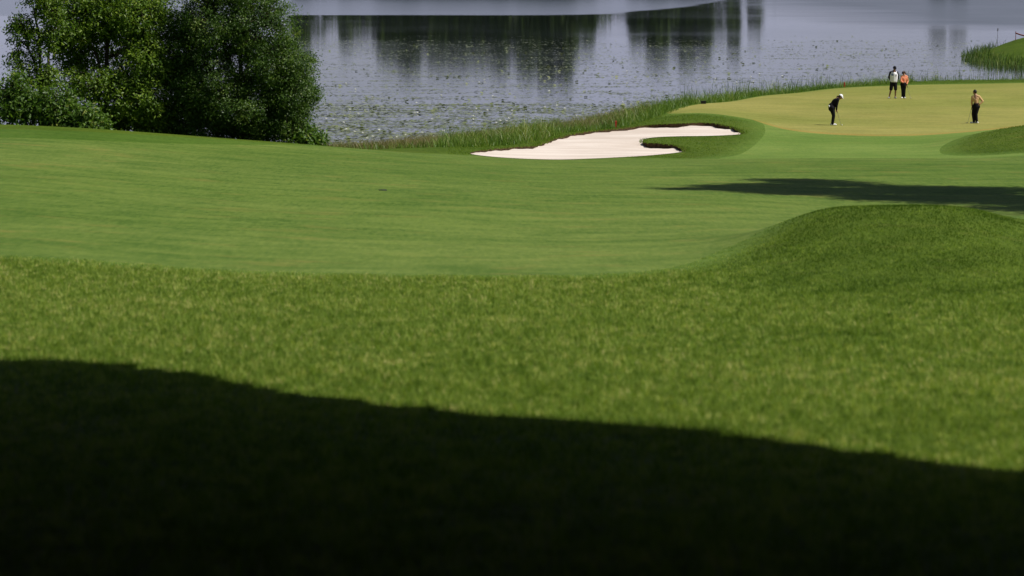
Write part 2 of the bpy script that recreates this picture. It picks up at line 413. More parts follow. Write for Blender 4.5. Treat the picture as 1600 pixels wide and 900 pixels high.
_e = cv[cf]; cf = cf[(np.ptp(_e[:, :, 0], 1) < .06) & (np.ptp(_e[:, :, 1], 1) < .06)]
gD = np.exp(cv[:, 1]) - 30; gX = cv[:, 0] * (gD + 30)
gV = np.stack([gX, gD, terr(gX, gD)], 1)
a_, b_, c_ = gV[cf[:, 0]], gV[cf[:, 1]], gV[cf[:, 2]]
flip = np.cross((b_ - a_)[:, :2], (c_ - a_)[:, :2]) < 0
cf[flip] = cf[flip][:, ::-1]
cen = (a_ + b_ + c_) / 3
zone = np.zeros(len(cf), int)
ORDER = ['rough', 'fairway', 'semi', 'apron', 'green', 'collar', 'bunker']
for k, nme in enumerate(ORDER):
    if k:
        zone[inside(Z[nme], cen[:, 0], cen[:, 1])] = k
STRUCT = {'rough': ('rough_ground', 'rough'), 'fairway': ('fairway', 'fairway'), 'semi': ('second_cut', 'semi'), 'apron': ('apron', 'apron'), 'green': ('putting_green', 'green'), 'collar': ('green_collar', 'collar'), 'bunker': ('bunker_sand', 'sand')}
LABS = {'rough': 'uneven rough grass slope falling from the viewer to the lake', 'fairway': 'wide smoothly mown light green fairway', 'semi': 'darker mown strip along the top of the fairway', 'apron': 'pale mown apron between the fairway and the putting green', 'green': 'yellowish closely mown putting green with four people on it', 'collar': 'golden brown rim along the front of the putting green', 'bunker': 'pale sand filling the curved bunker beside the green'}
bp = Z['bunker']


def lip_depth(x, y):
    d2 = (x[:, None] - bp[None, :, 0]) ** 2 + (y[:, None] - bp[None, :, 1]) ** 2
    w = 1 / (d2 + 1e-4) ** 1.3
    return (w * LIP[None]).sum(1) / w.sum(1)


for k, nme in enumerate(ORDER):
    f = cf[zone == k]; ids, inv = np.unique(f, return_inverse=True)
    v = gV[ids].copy()
    if nme == 'bunker':
        v[:, 2] -= lip_depth(v[:, 0], v[:, 1]) + .012
    tn = None
    if nme == 'rough':
        tn = np.full(len(v), 9.)
        for zn in ('fairway', 'apron', 'green'):
            zp = Z[zn][::2]
            for q in range(0, len(v), 10000):
                tn[q:q + 10000] = np.minimum(tn[q:q + 10000], np.sqrt(np.min((v[q:q + 10000, None, 0] - zp[None, :, 0]) ** 2 + ((v[q:q + 10000, None, 1] - zp[None, :, 1]) * .6) ** 2, axis=1)))
        tn = np.clip(tn / 1.3, 0, 1)
    o = link(STRUCT[nme][0], npmesh(STRUCT[nme][0], v, inv.reshape(-1, 3), True, tn), M[STRUCT[nme][1]])
    tag(o, LABS[nme], None, None, 'structure')
# the earth face under the bunker's grass lip
bz = terr(bp[:, 0], bp[:, 1]); nb = len(bp)
ctr = bp.mean(0)
top = np.stack([bp[:, 0], bp[:, 1], bz + .012], 1); bot = np.stack([bp[:, 0], bp[:, 1], bz - LIP - .06], 1)
i = np.arange(nb); j = (i + 1) % nb
o = link('bunker_lip', npmesh('bunker_lip', np.vstack([top, bot]), np.stack([i, j, j + nb, i + nb], 1)), M['soil'])
tag(o, 'dark earth lip around the far rim of the sand bunker', None, None, 'structure')

# lake and far shore
W = 4000
o = link('lake_water', npmesh('lake_water', [(-W, 90, 0), (W, 90, 0), (W, 2 * W, 0), (-W, 2 * W, 0)], [(0, 1, 2, 3)], False), M['water'])
tag(o, 'grey blue lake water mirroring dark trees', None, None, 'structure')
xs = np.linspace(-700, 700, 141); ys = np.array([893, 897, 902, 915, 950, 1050, 1400])
zz = np.array([-.6, .0, .7, 1.4, 2.2, 3.5, 5.])
gx, gy = np.meshgrid(xs, ys, indexing='ij')
gz = np.broadcast_to(zz, gx.shape) + .5 * np.sin(gx * .05) * (zz > .2)
gy = gy + 4 * np.sin(gx * .031) + 2 * np.sin(gx * .11)
nI, nJ = gx.shape
q = np.array([(a * nJ + b, (a + 1) * nJ + b, (a + 1) * nJ + b + 1, a * nJ + b + 1) for a in range(nI - 1) for b in range(nJ - 1)])
o = link('far_shore', npmesh('far_shore', np.stack([gx, gy, gz], -1).reshape(-1, 3), q), M['semi'])
tag(o, 'low grassy far shore of the lake', None, None, 'structure')


# ------------------------------------------------------------------ grass blades
def zone_of(x, y):
    r = np.zeros(len(x), int)
    for k, nme in enumerate(ORDER):
        if k:
            r[inside(Z[nme], x, y)] = k
    return r


def blades(x, y, z, h, w, lean, tint, seg=1):
    """one bent blade per point: a tapered strip"""
    n = len(x); az = rng.uniform(0, 2 * PI, n)
    la = rng.uniform(0, 2 * PI, n); ln = lean * h * rng.uniform(.2, 1, n)
    dx, dy = np.cos(az) * w / 2, np.sin(az) * w / 2
    lx, ly = np.cos(la) * ln, np.sin(la) * ln
    base = np.stack([x, y, z], 1); side = np.stack([dx, dy, 0 * dx], 1)
    if seg == 1:
        V = np.stack([base - side, base + side, base + np.stack([lx, ly, h], 1)], 1).reshape(-1, 3)
        return V, np.arange(n * 3).reshape(-1, 3), np.repeat(tint, 3)
    mid = base + np.stack([lx * .3, ly * .3, h * .6], 1)
    tip = base + np.stack([lx, ly, h], 1)
    V = np.stack([base - side, base + side, mid - side * .8, mid + side * .8, tip], 1).reshape(-1, 3)
    b = (np.arange(n) * 5)[:, None]
    Fc = np.concatenate([b + [0, 1, 3], b + [0, 3, 2], b + [2, 3, 4]])
    return V, Fc, np.repeat(tint, 5)


def vnoise(x, y, s, seed):
    """smooth value noise in 0..1"""
    r = np.random.default_rng(seed); G = r.random((257, 257))
    x = x / s + 1000; y = y / s + 1000
    i, j = np.floor(x).astype(int), np.floor(y).astype(int); a, b = x - i, y - j
    a = a * a * (3 - 2 * a); b = b * b * (3 - 2 * b); i %= 256; j %= 256
    return (G[i, j] * (1 - a) + G[i + 1, j] * a) * (1 - b) + (G[i, j + 1] * (1 - a) + G[i + 1, j + 1] * a) * b


def sample(n, d0, d1, u0, u1, power=1.):
    """points with density falling with distance"""
    p = 2 - power
    D = (rng.random(n) * (d1 ** p - d0 ** p) + d0 ** p) ** (1 / p)
    return rng.uniform(u0, u1, n) * D, D


NEAR = 820000
x, y = sample(NEAR, 10.5, 64, -1., 1., .98)
x = x / y * (.168 * y + 2.6)
k = zone_of(x, y) == 0
x, y = x[k], y[k]
pt = .10 * vnoise(x, y * .6, 1.0, 1) + .15 * vnoise(x, y * .5, .22, 2) + .62 * vnoise(x, y * .45, .075, 21) + .13 * vnoise(x, y, 4, 3)
mound = np.clip((x / y - .055) / .05, 0, 1) * np.clip((y - 37) / 15, 0, 1)
stripe = np.sin((x * .9 - (y - 50) * .45) * 3.3 + 1.2 * vnoise(x, y, 3, 6)) * mound
tint = np.clip(.5 + (pt - .5) * (1.25 - .3 * mound) + rng.normal(0, .18, len(x)) - (.58 - .16 * np.clip((x / y - .12) / .04, 0, 1)) * mound + .22 * stripe, 0, 1)  # mow stripes, plus the mound's lit right side painted paler than its flank
fw = Z['fairway'][::2]
fd = np.full(len(x), 9.)
for q in range(0, len(x), 20000):
    sl = slice(q, q + 20000)
    fd[sl] = np.sqrt(np.min((x[sl, None] - fw[None, :, 0]) ** 2 + (y[sl, None] - fw[None, :, 1]) ** 2, axis=1))
h = (1 - .5 * mound) * (.03 + .04 * rng.random(len(x))) * (.7 + .6 * vnoise(x, y, .8, 4)) * np.clip(.25 + fd * .6, .25, 1)
k = rng.random(len(x)) < np.clip(.12 + fd * .55, 0, 1)
x, y, h, tint = x[k], y[k], h[k], tint[k]
w = .0035 + .00016 * y
V, Fc, T = blades(x, y, terr(x, y) - .003, h, w, .9, tint)
o = link('rough_grass', npmesh('rough_grass', V, Fc, False, T), M['blade'])
tag(o, 'uneven rough grass with straw coloured patches in the foreground', 'grass', None, 'stuff')

# deeper rough beside bunker, in front of the green and behind it
x, y = sample(150000, 112, 222, -.02, .19, 1.)
k = (zone_of(x, y) == 0) & (terr(x, y) > .75)
x, y = x[k], y[k]
near_b = np.min((x[:, None] - bp[None, ::4, 0]) ** 2 + (y[:, None] - bp[None, ::4, 1]) ** 2, axis=1)
ed = np.full(len(x), 9.)
for nme in ('apron', 'fairway', 'green'):
    zp = Z[nme][::2]
    for q in range(0, len(x), 20000):
        sl = slice(q, q + 20000)
        ed[sl] = np.minimum(ed[sl], np.sqrt(np.min((x[sl, None] - zp[None, :, 0]) ** 2 + (y[sl, None] - zp[None, :, 1]) ** 2, axis=1)))
k = rng.random(len(x)) < np.clip(.1 + ed * .5, 0, 1)
x, y, ed = x[k], y[k], ed[k]
tint = np.clip(.5 + .8 * (vnoise(x, y, 1.6, 5) - .5) + rng.normal(0, .12, len(x)), 0, 1)
V, Fc, T = blades(x, y, terr(x, y) - .003, (.025 + .025 * rng.random(len(x))) * np.clip(.3 + ed * .45, .3, 1), np.full(len(x), .024), 1.2, tint)
o = link('deep_rough_grass', npmesh('deep_rough_grass', V, Fc, False, T), M['blade_dark'])
tag(o, 'dark green rough grass around the bunker and the putting green', 'grass', None, 'stuff')
# ragged turf hanging over the lip
kk = np.repeat(np.where(LIP > .06)[0], 9)
x = bp[kk, 0] + rng.normal(0, .09, len(kk)); y = bp[kk, 1] + rng.normal(0, .09, len(kk))
V, Fc, T = blades(x, y, bz[kk] - .02, .05 + .05 * rng.random(len(kk)), np.full(len(kk), .03), 1.2, rng.uniform(.1, .9, len(kk)))
o = link('lip_grass', npmesh('lip_grass', V, Fc, False, T), M['blade_dark'])
tag(o, 'ragged grass fringe hanging over the bunker lip', 'grass', None, 'stuff')

# tall grass on the bank
BX = [300, 480, 600, 700, 760, 850, 900, 960, 1000, 1050, 1100, 1200, 1300, 1420, 1432, 1600, 2000]
BD = [118, 118.5, 119.5, 122, 127, 134, 142, 148, 153, 161, 172.5, 188.5, 201, 206, 214, 216, 218]


def bank_points(n, d0, d1, u0, u1, zlo, zhi):
    x, y = sample(n, d0, d1, u0, u1, 1.)
    z = terr(x, y); p = 800 + x / y * F
    k = (y > np.interp(p, BX, BD)) & (z > zlo) & (z < zhi) & (y < 240)
    return x[k], y[k], np.maximum(z[k], -.02), p[k]


x, y, z, p = bank_points(330000, 117, 235, -.07, .2, -.12, 1.4)
dens = vnoise(x, y, 1.8, 9)
k = rng.random(len(x)) < np.where(p < 680, .2, .55 + .5 * dens)
x, y, z, p, dens = x[k], y[k], z[k], p[k], dens[k]
inn = y - np.interp(p, BX, BD)
hh = (.25 + .45 * rng.random(len(x)) ** 1.5) * (.45 + 1.1 * dens * vnoise(x, y, .7, 31) * 1.6) * np.clip(.45 + inn * .35, .45, 1.) * np.where(p < 690, .62, 1.) * np.where(p > 1310, .85, 1)
V, Fc, T = blades(x, y, z - .01, hh, .018 + .0 * x, 1.15, np.clip(.5 + (dens - .5) * .6 + rng.normal(0, .2, len(x)), 0, 1), 2)
o = link('bank_grass', npmesh('bank_grass', V, Fc, False, T), M['bank'])
tag(o, 'tall dark green grass along the near bank of the lake', 'grass', None, 'stuff')
x, y, z, p = bank_points(150000, 118, 190, -.07, .06, -.15, .95)
inn = y - np.interp(p, BX, BD)
prob = np.where(p < 680, .95, np.where(inn > 4.8, .42, .02)) * np.clip((1040 - p) / 120, 0, 1)
k = rng.random(len(x)) < prob
x, y, z, p = x[k], y[k], z[k], p[k]
V, Fc, T = blades(x, y, z - .01, (.3 + .42 * rng.random(len(x))), np.full(len(x), .016), .8, rng.random(len(x)), 2)
o = link('dry_grass', npmesh('dry_grass', V, Fc, False, T), M['dry'])
tag(o, 'tan seeded grass on the bank right of the dark round tree', 'grass', None, 'stuff')
# reeds standing in the shallows
def reeds(n, test, hmin, hmax, wid):
    x, y = sample(n, 150, 318, .0, .24, 1.); z = terr(x, y); p = 800 + x / y * F
    k = test(x, y, z, p); x, y, z = x[k], y[k], z[k]
    return blades(x, y, np.maximum(z, -.05), hmin + (hmax - hmin) * rng.random(len(x)) ** 1.6, np.full(len(x), wid), .5, np.clip(rng.normal(.45, .25, len(x)), 0, 1), 2)


R1 = reeds(60000, lambda x, y, z, p: (p > 1060) & (p < 1330) & (z < -.02) & (z > -.75) & (y < 235) & (rng.random(len(x)) < .55 * vnoise(x, y, 2.5, 12) ** 2), .35, 1.2, .026)
R2 = reeds(60000, lambda x, y, z, p: (p > 1415) & (y > 214) & (y < 238) & (z < .3) & (rng.random(len(x)) < (.25 + .5 * np.clip((p - 1500) / 100, 0, 1)) * vnoise(x, y, 2, 14)), .5, 1.3, .028)
R3 = reeds(150000, lambda x, y, z, p: (p > 1498) & (y > 250) & (z < .75) & (z > -.4) & ~((p > 1545) & (z > .35)) & (rng.random(len(x)) < .3 + .6 * vnoise(x, y, 3, 15)), .35, .95, .04)
off = 0; VV, FF, TT = [], [], []
for V, Fc, T in (R1, R2, R3):
    VV.append(V); FF.append(Fc + off); TT.append(T); off += len(V)
o = link('lake_reeds', npmesh('lake_reeds', np.vstack(VV), np.vstack(FF), False, np.concatenate(TT)), M['reed'])
tag(o, 'green reeds standing in the shallow water by the green and the point', 'reeds', None, 'stuff')

# lily pads and flowers
cx, cy = [], []
for _ in range(2600):
    D = 150 + 210 * rng.random() ** 1.6; u = rng.uniform(-.065, .15)
    n = int(rng.integers(3, 30) * min(1., 190 / D)) + 1; L = rng.uniform(.5, 2.6); B = rng.uniform(.05, .38)
    cx.append(u * D + rng.normal(0, L, n)); cy.append(D + rng.normal(0, B, n))
for _ in range(420):
    D = rng.uniform(148, 196); u = rng.uniform(-.065, .08); n = int(rng.integers(10, 50))
    cx.append(u * D + rng.normal(0, rng.uniform(.5, 2.2), n)); cy.append(D + rng.normal(0, rng.uniform(.08, .6), n))
for _ in range(4200):
    D = 150 + 230 * rng.random() ** 1.2; u = rng.uniform(-.18, .16)
    cx.append([u * D]); cy.append([D])
px_, py_ = np.concatenate(cx), np.concatenate(cy)
k = terr(px_, py_) < -.1
px_, py_ = px_[k], py_[k]; n = len(px_)
r = rng.uniform(.06, .14, n); ang = np.linspace(.25, 2 * PI - .25, 7)
rot = rng.uniform(0, 2 * PI, n); tl = np.abs(rng.normal(0, .05, n)) + (rng.random(n) < .03) * rng.uniform(.1, .45, n); td = rng.uniform(0, 2 * PI, n)
ex = np.cos(ang[None] + rot[:, None]) * r[:, None]; ey = np.sin(ang[None] + rot[:, None]) * r[:, None]
ez = .012 + np.tan(tl)[:, None] * (r[:, None] + ex * np.cos(td)[:, None] + ey * np.sin(td)[:, None])
PV = np.concatenate([np.stack([px_, py_, .012 + np.tan(tl) * r], 1)[:, None], np.stack([px_[:, None] + ex, py_[:, None] + ey, ez], 2)], 1)
b = (np.arange(n) * 8)[:, None]
PF = np.concatenate([b + [0, i, i + 1] for i in range(1, 7)])
o = link('lily_pads', npmesh('lily_pads', PV.reshape(-1, 3), PF, False, np.repeat(rng.random(n), 8)), M['pad'])
tag(o, 'green lily pads floating in drifts on the near lake', 'lily pads', None, 'stuff')
bm = bmesh.new()
for ring, (cnt, rad, zt) in enumerate(((8, .105, .04), (7, .075, .085), (5, .04, .105))):
    for q in range(cnt):
        a = 2 * PI * (q + .5 * ring) / cnt
        def P(rr, da, zz):
            return bm.verts.new((rr * math.cos(a + da), rr * math.sin(a + da), zz))
        bm.faces.new([P(.01, 0, .02), P(rad * .6, -.3, .025 + zt * .4), P(rad, 0, .02 + zt), P(rad * .6, .3, .025 + zt * .4)])
fm = bpy.data.meshes.new('water_lily'); bm.to_mesh(fm); bm.free()
fm.materials.append(M['petal'])
cnt = 0
while cnt < 60:
    i = int(rng.integers(0, n))
    if py_[i] > 255 or not (-.06 < px_[i] / py_[i] < .11):
        continue
    o = bpy.data.objects.new('water_lily', fm); COL.objects.link(o); o.location = (px_[i], py_[i], .02); o.rotation_euler.z = rng.uniform(0, 6)
    tag(o, 'white water lily flower open among the floating pads', 'water lily', 'white water lilies on the lake')
    cnt += 1


# ------------------------------------------------------------------ trees
def tubes(segs, sides=5):
    V, Fc = [], []; off = 0
    for p, q, r0, r1 in segs:
        p = np.array(p, float); q = np.array(q, float); d = q - p; L = np.linalg.norm(d)
        if L < 1e-4:
            continue
        d /= L; a = np.cross(d, [0, 0, 1.]) if abs(d[2]) < .95 else np.cross(d, [1., 0, 0]); a /= np.linalg.norm(a); b = np.cross(d, a)
        t = np.arange(sides) * 2 * PI / sides; ring = np.cos(t)[:, None] * a + np.sin(t)[:, None] * b
        V.append(np.vstack([p + ring * r0, q + ring * r1]))
        i = np.arange(sides); j = (i + 1) % sides
        Fc.append(np.stack([i, j, j + sides, i + sides], 1) + off); off += 2 * sides
    return np.vstack(V), np.vstack(Fc)


def leaves(pos, out, L, Wd, tint, up=.5):
    """folded diamond leaves at pos facing roughly out"""
    n = len(pos)
    nr = out * .7 + rng.normal(0, .75, (n, 3)) + [0, 0, up]; nr /= np.linalg.norm(nr, axis=1)[:, None]
    dr = rng.normal(0, 1, (n, 3)) + out * .5 + [0, 0, -.35]; dr -= nr * (dr * nr).sum(1)[:, None]; dr /= np.linalg.norm(dr, axis=1)[:, None]
    sd = np.cross(nr, dr); L = (L * rng.uniform(.6, 1.25, n))[:, None]; Wd = (Wd * rng.uniform(.7, 1.2, n))[:, None]
    V = np.stack([pos, pos + dr * L * .45 - sd * Wd * .5 + nr * L * .1, pos + dr * L, pos + dr * L * .45 + sd * Wd * .5 + nr * L * .1], 1).reshape(-1, 3)
    b = (np.arange(n) * 4)[:, None]
    return V, np.concatenate([b + [0, 2, 1], b + [0, 3, 2]]), np.repeat(tint, 4)


def tree(name, label, cat, base, lobes, stems, ncl, npc, spread, L, Wd, mat, inner=.5, group=None, up=.5, sag=.3):
    """lobes: (centre xyz, radii xyz, weight) in world metres; stems: ground points"""
    base = np.array(base, float); root = tag(empty(name, base), label, cat, group)
    wt = np.array([l[2] for l in lobes], float); wt /= wt.sum()
    li = rng.choice(len(lobes), ncl, p=wt)
    C = np.array([l[0] for l in lobes], float); Rd = np.array([l[1] for l in lobes], float)
    d = rng.normal(0, 1, (ncl, 3)); d /= np.linalg.norm(d, axis=1)[:, None]
    rr = inner + (1 - inner) * rng.random(ncl) ** .6
    rr *= 1 + .10 * np.sin(d[:, 0] * 5 + li) * np.cos(d[:, 2] * 6 + 2 * li)
    cc = C[li] + d * Rd[li] * rr[:, None]
    k = cc[:, 2] > base[2] + .15
    cc, d, li = cc[k], d[k], li[k]
    # limbs: stems to lobe centres, twigs to clusters
    segs = []; nodes = []
    for j, l in enumerate(lobes):
        s = np.array(stems[j % len(stems)], float) - [0, 0, .15]; e = C[j]
        p = s; n_ = 6; r0 = .03 + .012 * np.linalg.norm(e - s)
        for q in range(1, n_ + 1):
            t = q / n_
            w_ = s + (e - s) * np.array([t ** 1.5, t ** 1.5, t]) + rng.normal(0, .06, 3) * (q < n_)
            segs.append((p, w_, r0 * (1.05 - .75 * (q - 1) / n_), r0 * (1.05 - .75 * q / n_))); p = w_
            if q > 2:
                nodes.append(w_)
    nodes = np.array(nodes)
    for c_ in cc:
        dd = np.linalg.norm(nodes - c_ - [0, 0, -.2], axis=1); a = nodes[np.argmin(dd)]
        mid = (a + c_) / 2 + [0, 0, .12] + rng.normal(0, .05, 3)
        segs.append((a, mid, .018, .011)); segs.append((mid, c_, .011, .004))
    V, Fc = tubes(segs)
    link('trunk', npmesh('trunk', V - base, Fc), M['bark'], root)
    n = len(cc) * npc; ci = np.repeat(np.arange(len(cc)), npc)
    cl_s = spread * rng.uniform(.6, 1.3, len(cc))
    g = rng.normal(0, 1, (n, 3)) * cl_s[ci][:, None] * [1, 1, .75]
    pos = cc[ci] + g - np.array([0, 0, 1.])[None] * (np.linalg.norm(g, axis=1) * sag)[:, None]
    pos = pos[pos[:, 2] > terr(pos[:, 0], pos[:, 1]) + .02] if base[2] < 12 else pos
    if len(pos) != n:
        keep = (cc[ci] + g - np.array([0, 0, 1.])[None] * (np.linalg.norm(g, axis=1) * sag)[:, None])
        kk = keep[:, 2] > terr(keep[:, 0], keep[:, 1]) + .02; ci = ci[kk]; n = len(ci)
    ct = rng.normal(.42, .2, len(cc)); tint = np.clip(ct[ci] + rng.normal(0, .18, n), 0, 1)
    V, Fc, T = leaves(pos, d[ci], L, Wd, tint, up)
    link('crown', npmesh('crown', V - base, Fc, False, T), mat, root)
    return root


def lobe(px, py, D, rx, ry, rd, wt):
    """an ellipsoid seen at (px, py), radii in photo pixels across and up, metres in depth"""
    s = F / D
    return (at(px, py, D), (rx / s, rd, ry / s), wt)


def gp(px, D):
    X = ray(px, 0)[0] * D
    return (X, D, float(terr(X, D)))


tree('ash_tree', 'taller leafy broadleaf tree with pale green leaf sprays, left of the dark round tree', 'tree', gp(165, 117.5),
     [lobe(165, -60, 118, 95, 70, 2.0, 1.0), lobe(130, 25, 117, 60, 45, 1.5, 1.), lobe(215, 20, 117, 60, 50, 1.6, 1.1), lobe(235, 90, 116.5, 42, 45, 1.2, .8), lobe(215, 150, 116, 48, 40, 1.0, .8), lobe(110, 75, 117.5, 32, 40, 1.0, .45), lobe(150, 130, 116, 60, 26, .9, .5), lobe(165, 60, 119, 70, 60, 1.3, .55), lobe(238, 182, 116.6, 42, 26, 1.0, .6), lobe(175, 182, 117, 34, 16, .8, .35)],
     [gp(165, 117.5), gp(172, 117.6), gp(155, 117.8), gp(228, 117.2)], 1250, 46, .19, .15, .066, M['leaf'], .35)
tree('sapling_tree', 'thin airy tree with see-through branches at the left edge of the clump', 'tree', gp(60, 114.8),
     [lobe(60, -10, 114.6, 26, 40, .5, .9), lobe(35, 45, 114.6, 24, 24, .5, .5), lobe(62, 70, 114.6, 30, 36, .5, .8), lobe(28, 92, 114.6, 22, 22, .5, .4), lobe(70, 120, 114.6, 30, 24, .5, .6), lobe(82, 20, 114.6, 22, 40, .5, .7)],
     [gp(60, 114.8), gp(68, 115)], 300, 26, .13, .14, .058, M['leaf'], .15)
tree('willow_tree', 'dense dark round tree standing at the water, right of the taller leafy tree', 'tree', gp(380, 116.5),
     [lobe(370, -40, 117, 78, 60, 2.2, 1.), lobe(335, 35, 116.6, 60, 60, 2.0, 1.1), lobe(405, 40, 116.6, 60, 62, 2.0, 1.2), lobe(435, 105, 116.4, 58, 50, 1.9, 1.2), lobe(330, 120, 116.4, 60, 60, 1.8, 1.1), lobe(455, 145, 116.4, 44, 40, 1.7, 1.), lobe(380, 165, 116.2, 70, 45, 1.9, 1.1), lobe(448, 188, 116.4, 34, 26, 1.5, .6), lobe(298, 165, 116.6, 34, 40, 1.2, .6), lobe(290, 70, 117, 40, 60, 1.3, .9), lobe(285, 130, 117, 36, 50, 1.3, .7), lobe(400, 200, 116.6, 70, 24, 1.4, .7), lobe(320, 198, 116.6, 50, 22, 1.2, .5)],
     [gp(380, 116.5), gp(395, 116.6), gp(360, 116.8), gp(415, 116.9), gp(340, 116.8)], 2900, 58, .16, .098, .046, M['willow'], .35)
for (px, D, ht, wd, n_, lab) in ((18, 113.2, 80, 40, 190, 'bright green shrub with broad leaves at the far left edge'), (80, 113, 62, 42, 190, 'low bright green shrub in front of the thin airy tree'), (128, 112.8, 38, 34, 110, 'small olive bush at the foot of the taller leafy tree'),
                                 (478, 115.6, 34, 24, 60, 'small light green bush at the right foot of the dark round tree'), (262, 117.5, 34, 22, 60, 'low green bush between the two big trees at the fairway crest')):
    X, D_, zb = gp(px, D); s = F / D
    H_ = ht / s; W_ = wd / s
    tree('shrub', lab, 'shrub', (X, D_, zb), [((X, D_, zb + H_ * .55), (W_, .8, H_ * .5), 1.), ((X + W_ * .4, D_ - .2, zb + H_ * .35), (W_ * .8, .7, H_ * .4), .8)], [(X, D_, zb), (X + .1, D_ + .1, zb)], n_, 26, .18, .16, .085, M['shrub'], .2, 'shrubs at the foot of the trees')

# the tree right of the frame whose shadow lies across the fairway
bx, bd = 19.8, 78.0; bzz = float(terr(bx, bd))
lob = [((bx + ox, bd + oy, bzz + hz), (rx, ry, rz), wt) for ox, oy, hz, rx, ry, rz, wt in (
    (-.2, 4.2, 20.4, .8, .7, .9, .22), (0, 5.8, 18.9, 1.0, 1.5, 1.0, .5), (0, 4.2, 17.6, 1.2, 1.5, 1.1, .55), (-.1, 7.4, 17.0, 1.2, 1.7, 1.0, .6), (-.2, 11.4, 15.9, 1.1, 1.1, 1.0, .35), (-.3, 9.8, 14.6, 1.5, 1.7, 1.2, .7),
    (0, 5.6, 15.2, 1.9, 2.4, 1.5, 1.1), (0, 2.2, 14.6, 1.2, 1.2, .9, .35), (.2, 7.0, 12.6, 2.0, 2.6, 1.4, 1.2), (.1, 2.8, 12.4, 2.0, 2.2, 1.4, 1.0), (.3, 6.8, 10.2, 2.0, 2.2, 1.2, .9), (0, 2.4, 9.8, 2.6, 3.0, 1.6, 1.5),
    (.2, -1.6, 10.6, 1.4, 1.4, 1.0, .5), (.6, .4, 7.4, 2.6, 3.4, 1.4, 1.3), (.5, -3.6, 9.0, 2.0, 2.4, 1.3, .9), (.8, -4.2, 7.0, 1.8, 2.2, 1.0, .7))]
tree('maple_tree', 'tall broad tree right of the fairway casting the long shadow', 'tree', (bx, bd, bzz), lob, [(bx, bd, bzz)], 960, 58, .40, .24, .15, M['leaf'], .15)

# wood on the far shore, seen mirrored in the lake
FW = [(474, 86, 22), (540, 70, 20), (560, 56, 16), (606, 96, 30), (640, 112, 34), (680, 104, 34), (715, 108, 32), (750, 104, 32), (785, 112, 34), (822, 122, 32), (852, 134, 32), (884, 130, 26), (920, 78, 16), (996, 70, 22), (1030, 100, 34), (1068, 104, 34), (1100, 96, 26), (1148, 84, 12), (1180, 50, 14), (1466, 62, 18), (1498, 58, 16),  (572, 56, 14)]
PV, PO, TT = [], [], []
segs = []
for px, ty, wpx in FW:
    D = 906 + rng.uniform(0, 10); X = ray(px, 0)[0] * D; topz = (ty + 58) / F * D - CAMZ; hw = wpx / F * D * (.68 if 600 < px < 900 else .64)
    n_ = int(900 * min(1.6, (topz * hw) / 70) + 150)
    for q in range(4):
        cz = 1 + topz * (.28 + .18 * q); rx_ = hw * (1.05, 1.1, .9, .6)[q]
        dd = rng.normal(0, 1, (n_ // 4, 3)); dd /= np.linalg.norm(dd, axis=1)[:, None]
        cpos = np.array([X + rng.normal(0, hw * .12), D, cz]) + dd * [rx_, 4., topz * .2] * (.5 + .5 * rng.random((n_ // 4, 1)))
        cpos[:, 2] = np.clip(cpos[:, 2], .6, topz)
        PV.append(cpos); PO.append(dd); TT.append(np.clip(rng.normal(.4, .2) + rng.normal(0, .15, n_ // 4), 0, 1))
    segs.append(((X, D, .5), (X, D, topz * .8), .3, .08))
xl = rng.uniform(-60, 240, 2600); xm = np.concatenate([rng.uniform(-63, 63, 5200), rng.uniform(-37, 19, 2600)]); ym = 903 + rng.uniform(0, 6, 7800)
PV.append(np.stack([xm, ym, rng.random(7800) ** .7 * np.where((xm > -37) & (xm < 19), 16.5 + 4.5 * np.sin(xm * .4) + 2 * np.sin(xm * 1.3), 9.5 + 3 * np.sin(xm * .33 + 1))], 1)); PO.append(rng.normal(0, 1, (7800, 3))); TT.append(rng.random(7800) * .7)
PV.append(np.stack([xl, 900 + rng.uniform(0, 3, 2600), rng.uniform(.3, 1.3, 2600)], 1)); PO.append(rng.normal(0, 1, (2600, 3))); TT.append(rng.random(2600))
V, Fc, T = leaves(np.vstack(PV), np.vstack(PO), 2.0, 1.6, np.concatenate(TT), .4)
o = link('far_wood', npmesh('far_wood', V, Fc, False, T), M['farleaf'])
tag(o, 'dark wood along the far shore mirrored in the lake', 'wood', None, 'stuff')


# ------------------------------------------------------------------ unseen slab over the viewer, added and shaped to cast the foreground shade
def shade_to_slab(px, py, zr):
    x, y = hit(px, py); z = float(terr(x, y)); t = (zr - z) / SUN[2]
    return (x + SUN[0] * t, y + SUN[1] * t)


ZR = 9.0
edge = [shade_to_slab(px, py, ZR) for px, py in ((-900, 540), (-260, 552), (-100, 560), (30, 566), (130, 566), (230, 576), (360, 594), (500, 618), (620, 636), (760, 646), (845, 655), (940, 660), (1080, 673), (1230, 692), (1400, 716), (1600, 742), (1850, 778))]
ex_ = np.array(edge)
dirn = ex_[-1] - ex_[-5]; dirn = dirn / np.linalg.norm(dirn)
poly = [tuple(p) for p in edge] + [tuple(ex_[-1] + dirn * 22), (30, -20), (-24, -20), (-26, ex_[0][1] + .3)]
fine_ = []
for q in range(len(poly)):
    a, b = np.array(poly[q]), np.array(poly[(q + 1) % len(poly)]); k = max(1, int(np.linalg.norm(b - a) / .22)) if q < len(edge) else 1
    for t in range(k):
        fine_.append(tuple(a + (b - a) * t / k + (rng.normal(0, .09, 2) if q < len(edge) else 0)))
poly = fine_
ps = np.array(poly)
root = tag(empty('shade_caster', (0, -8, float(terr(0., -8.)))), 'unseen dark slab above the viewer, added to cast the foreground shade', 'shade_caster')
bl = np.array(root.location)
bm = bmesh.new()
vt = [bm.verts.new((p[0], p[1] - bl[1], ZR + .12 - bl[2])) for p in poly]; vb = [bm.verts.new((p[0], p[1] - bl[1], ZR - bl[2])) for p in poly]
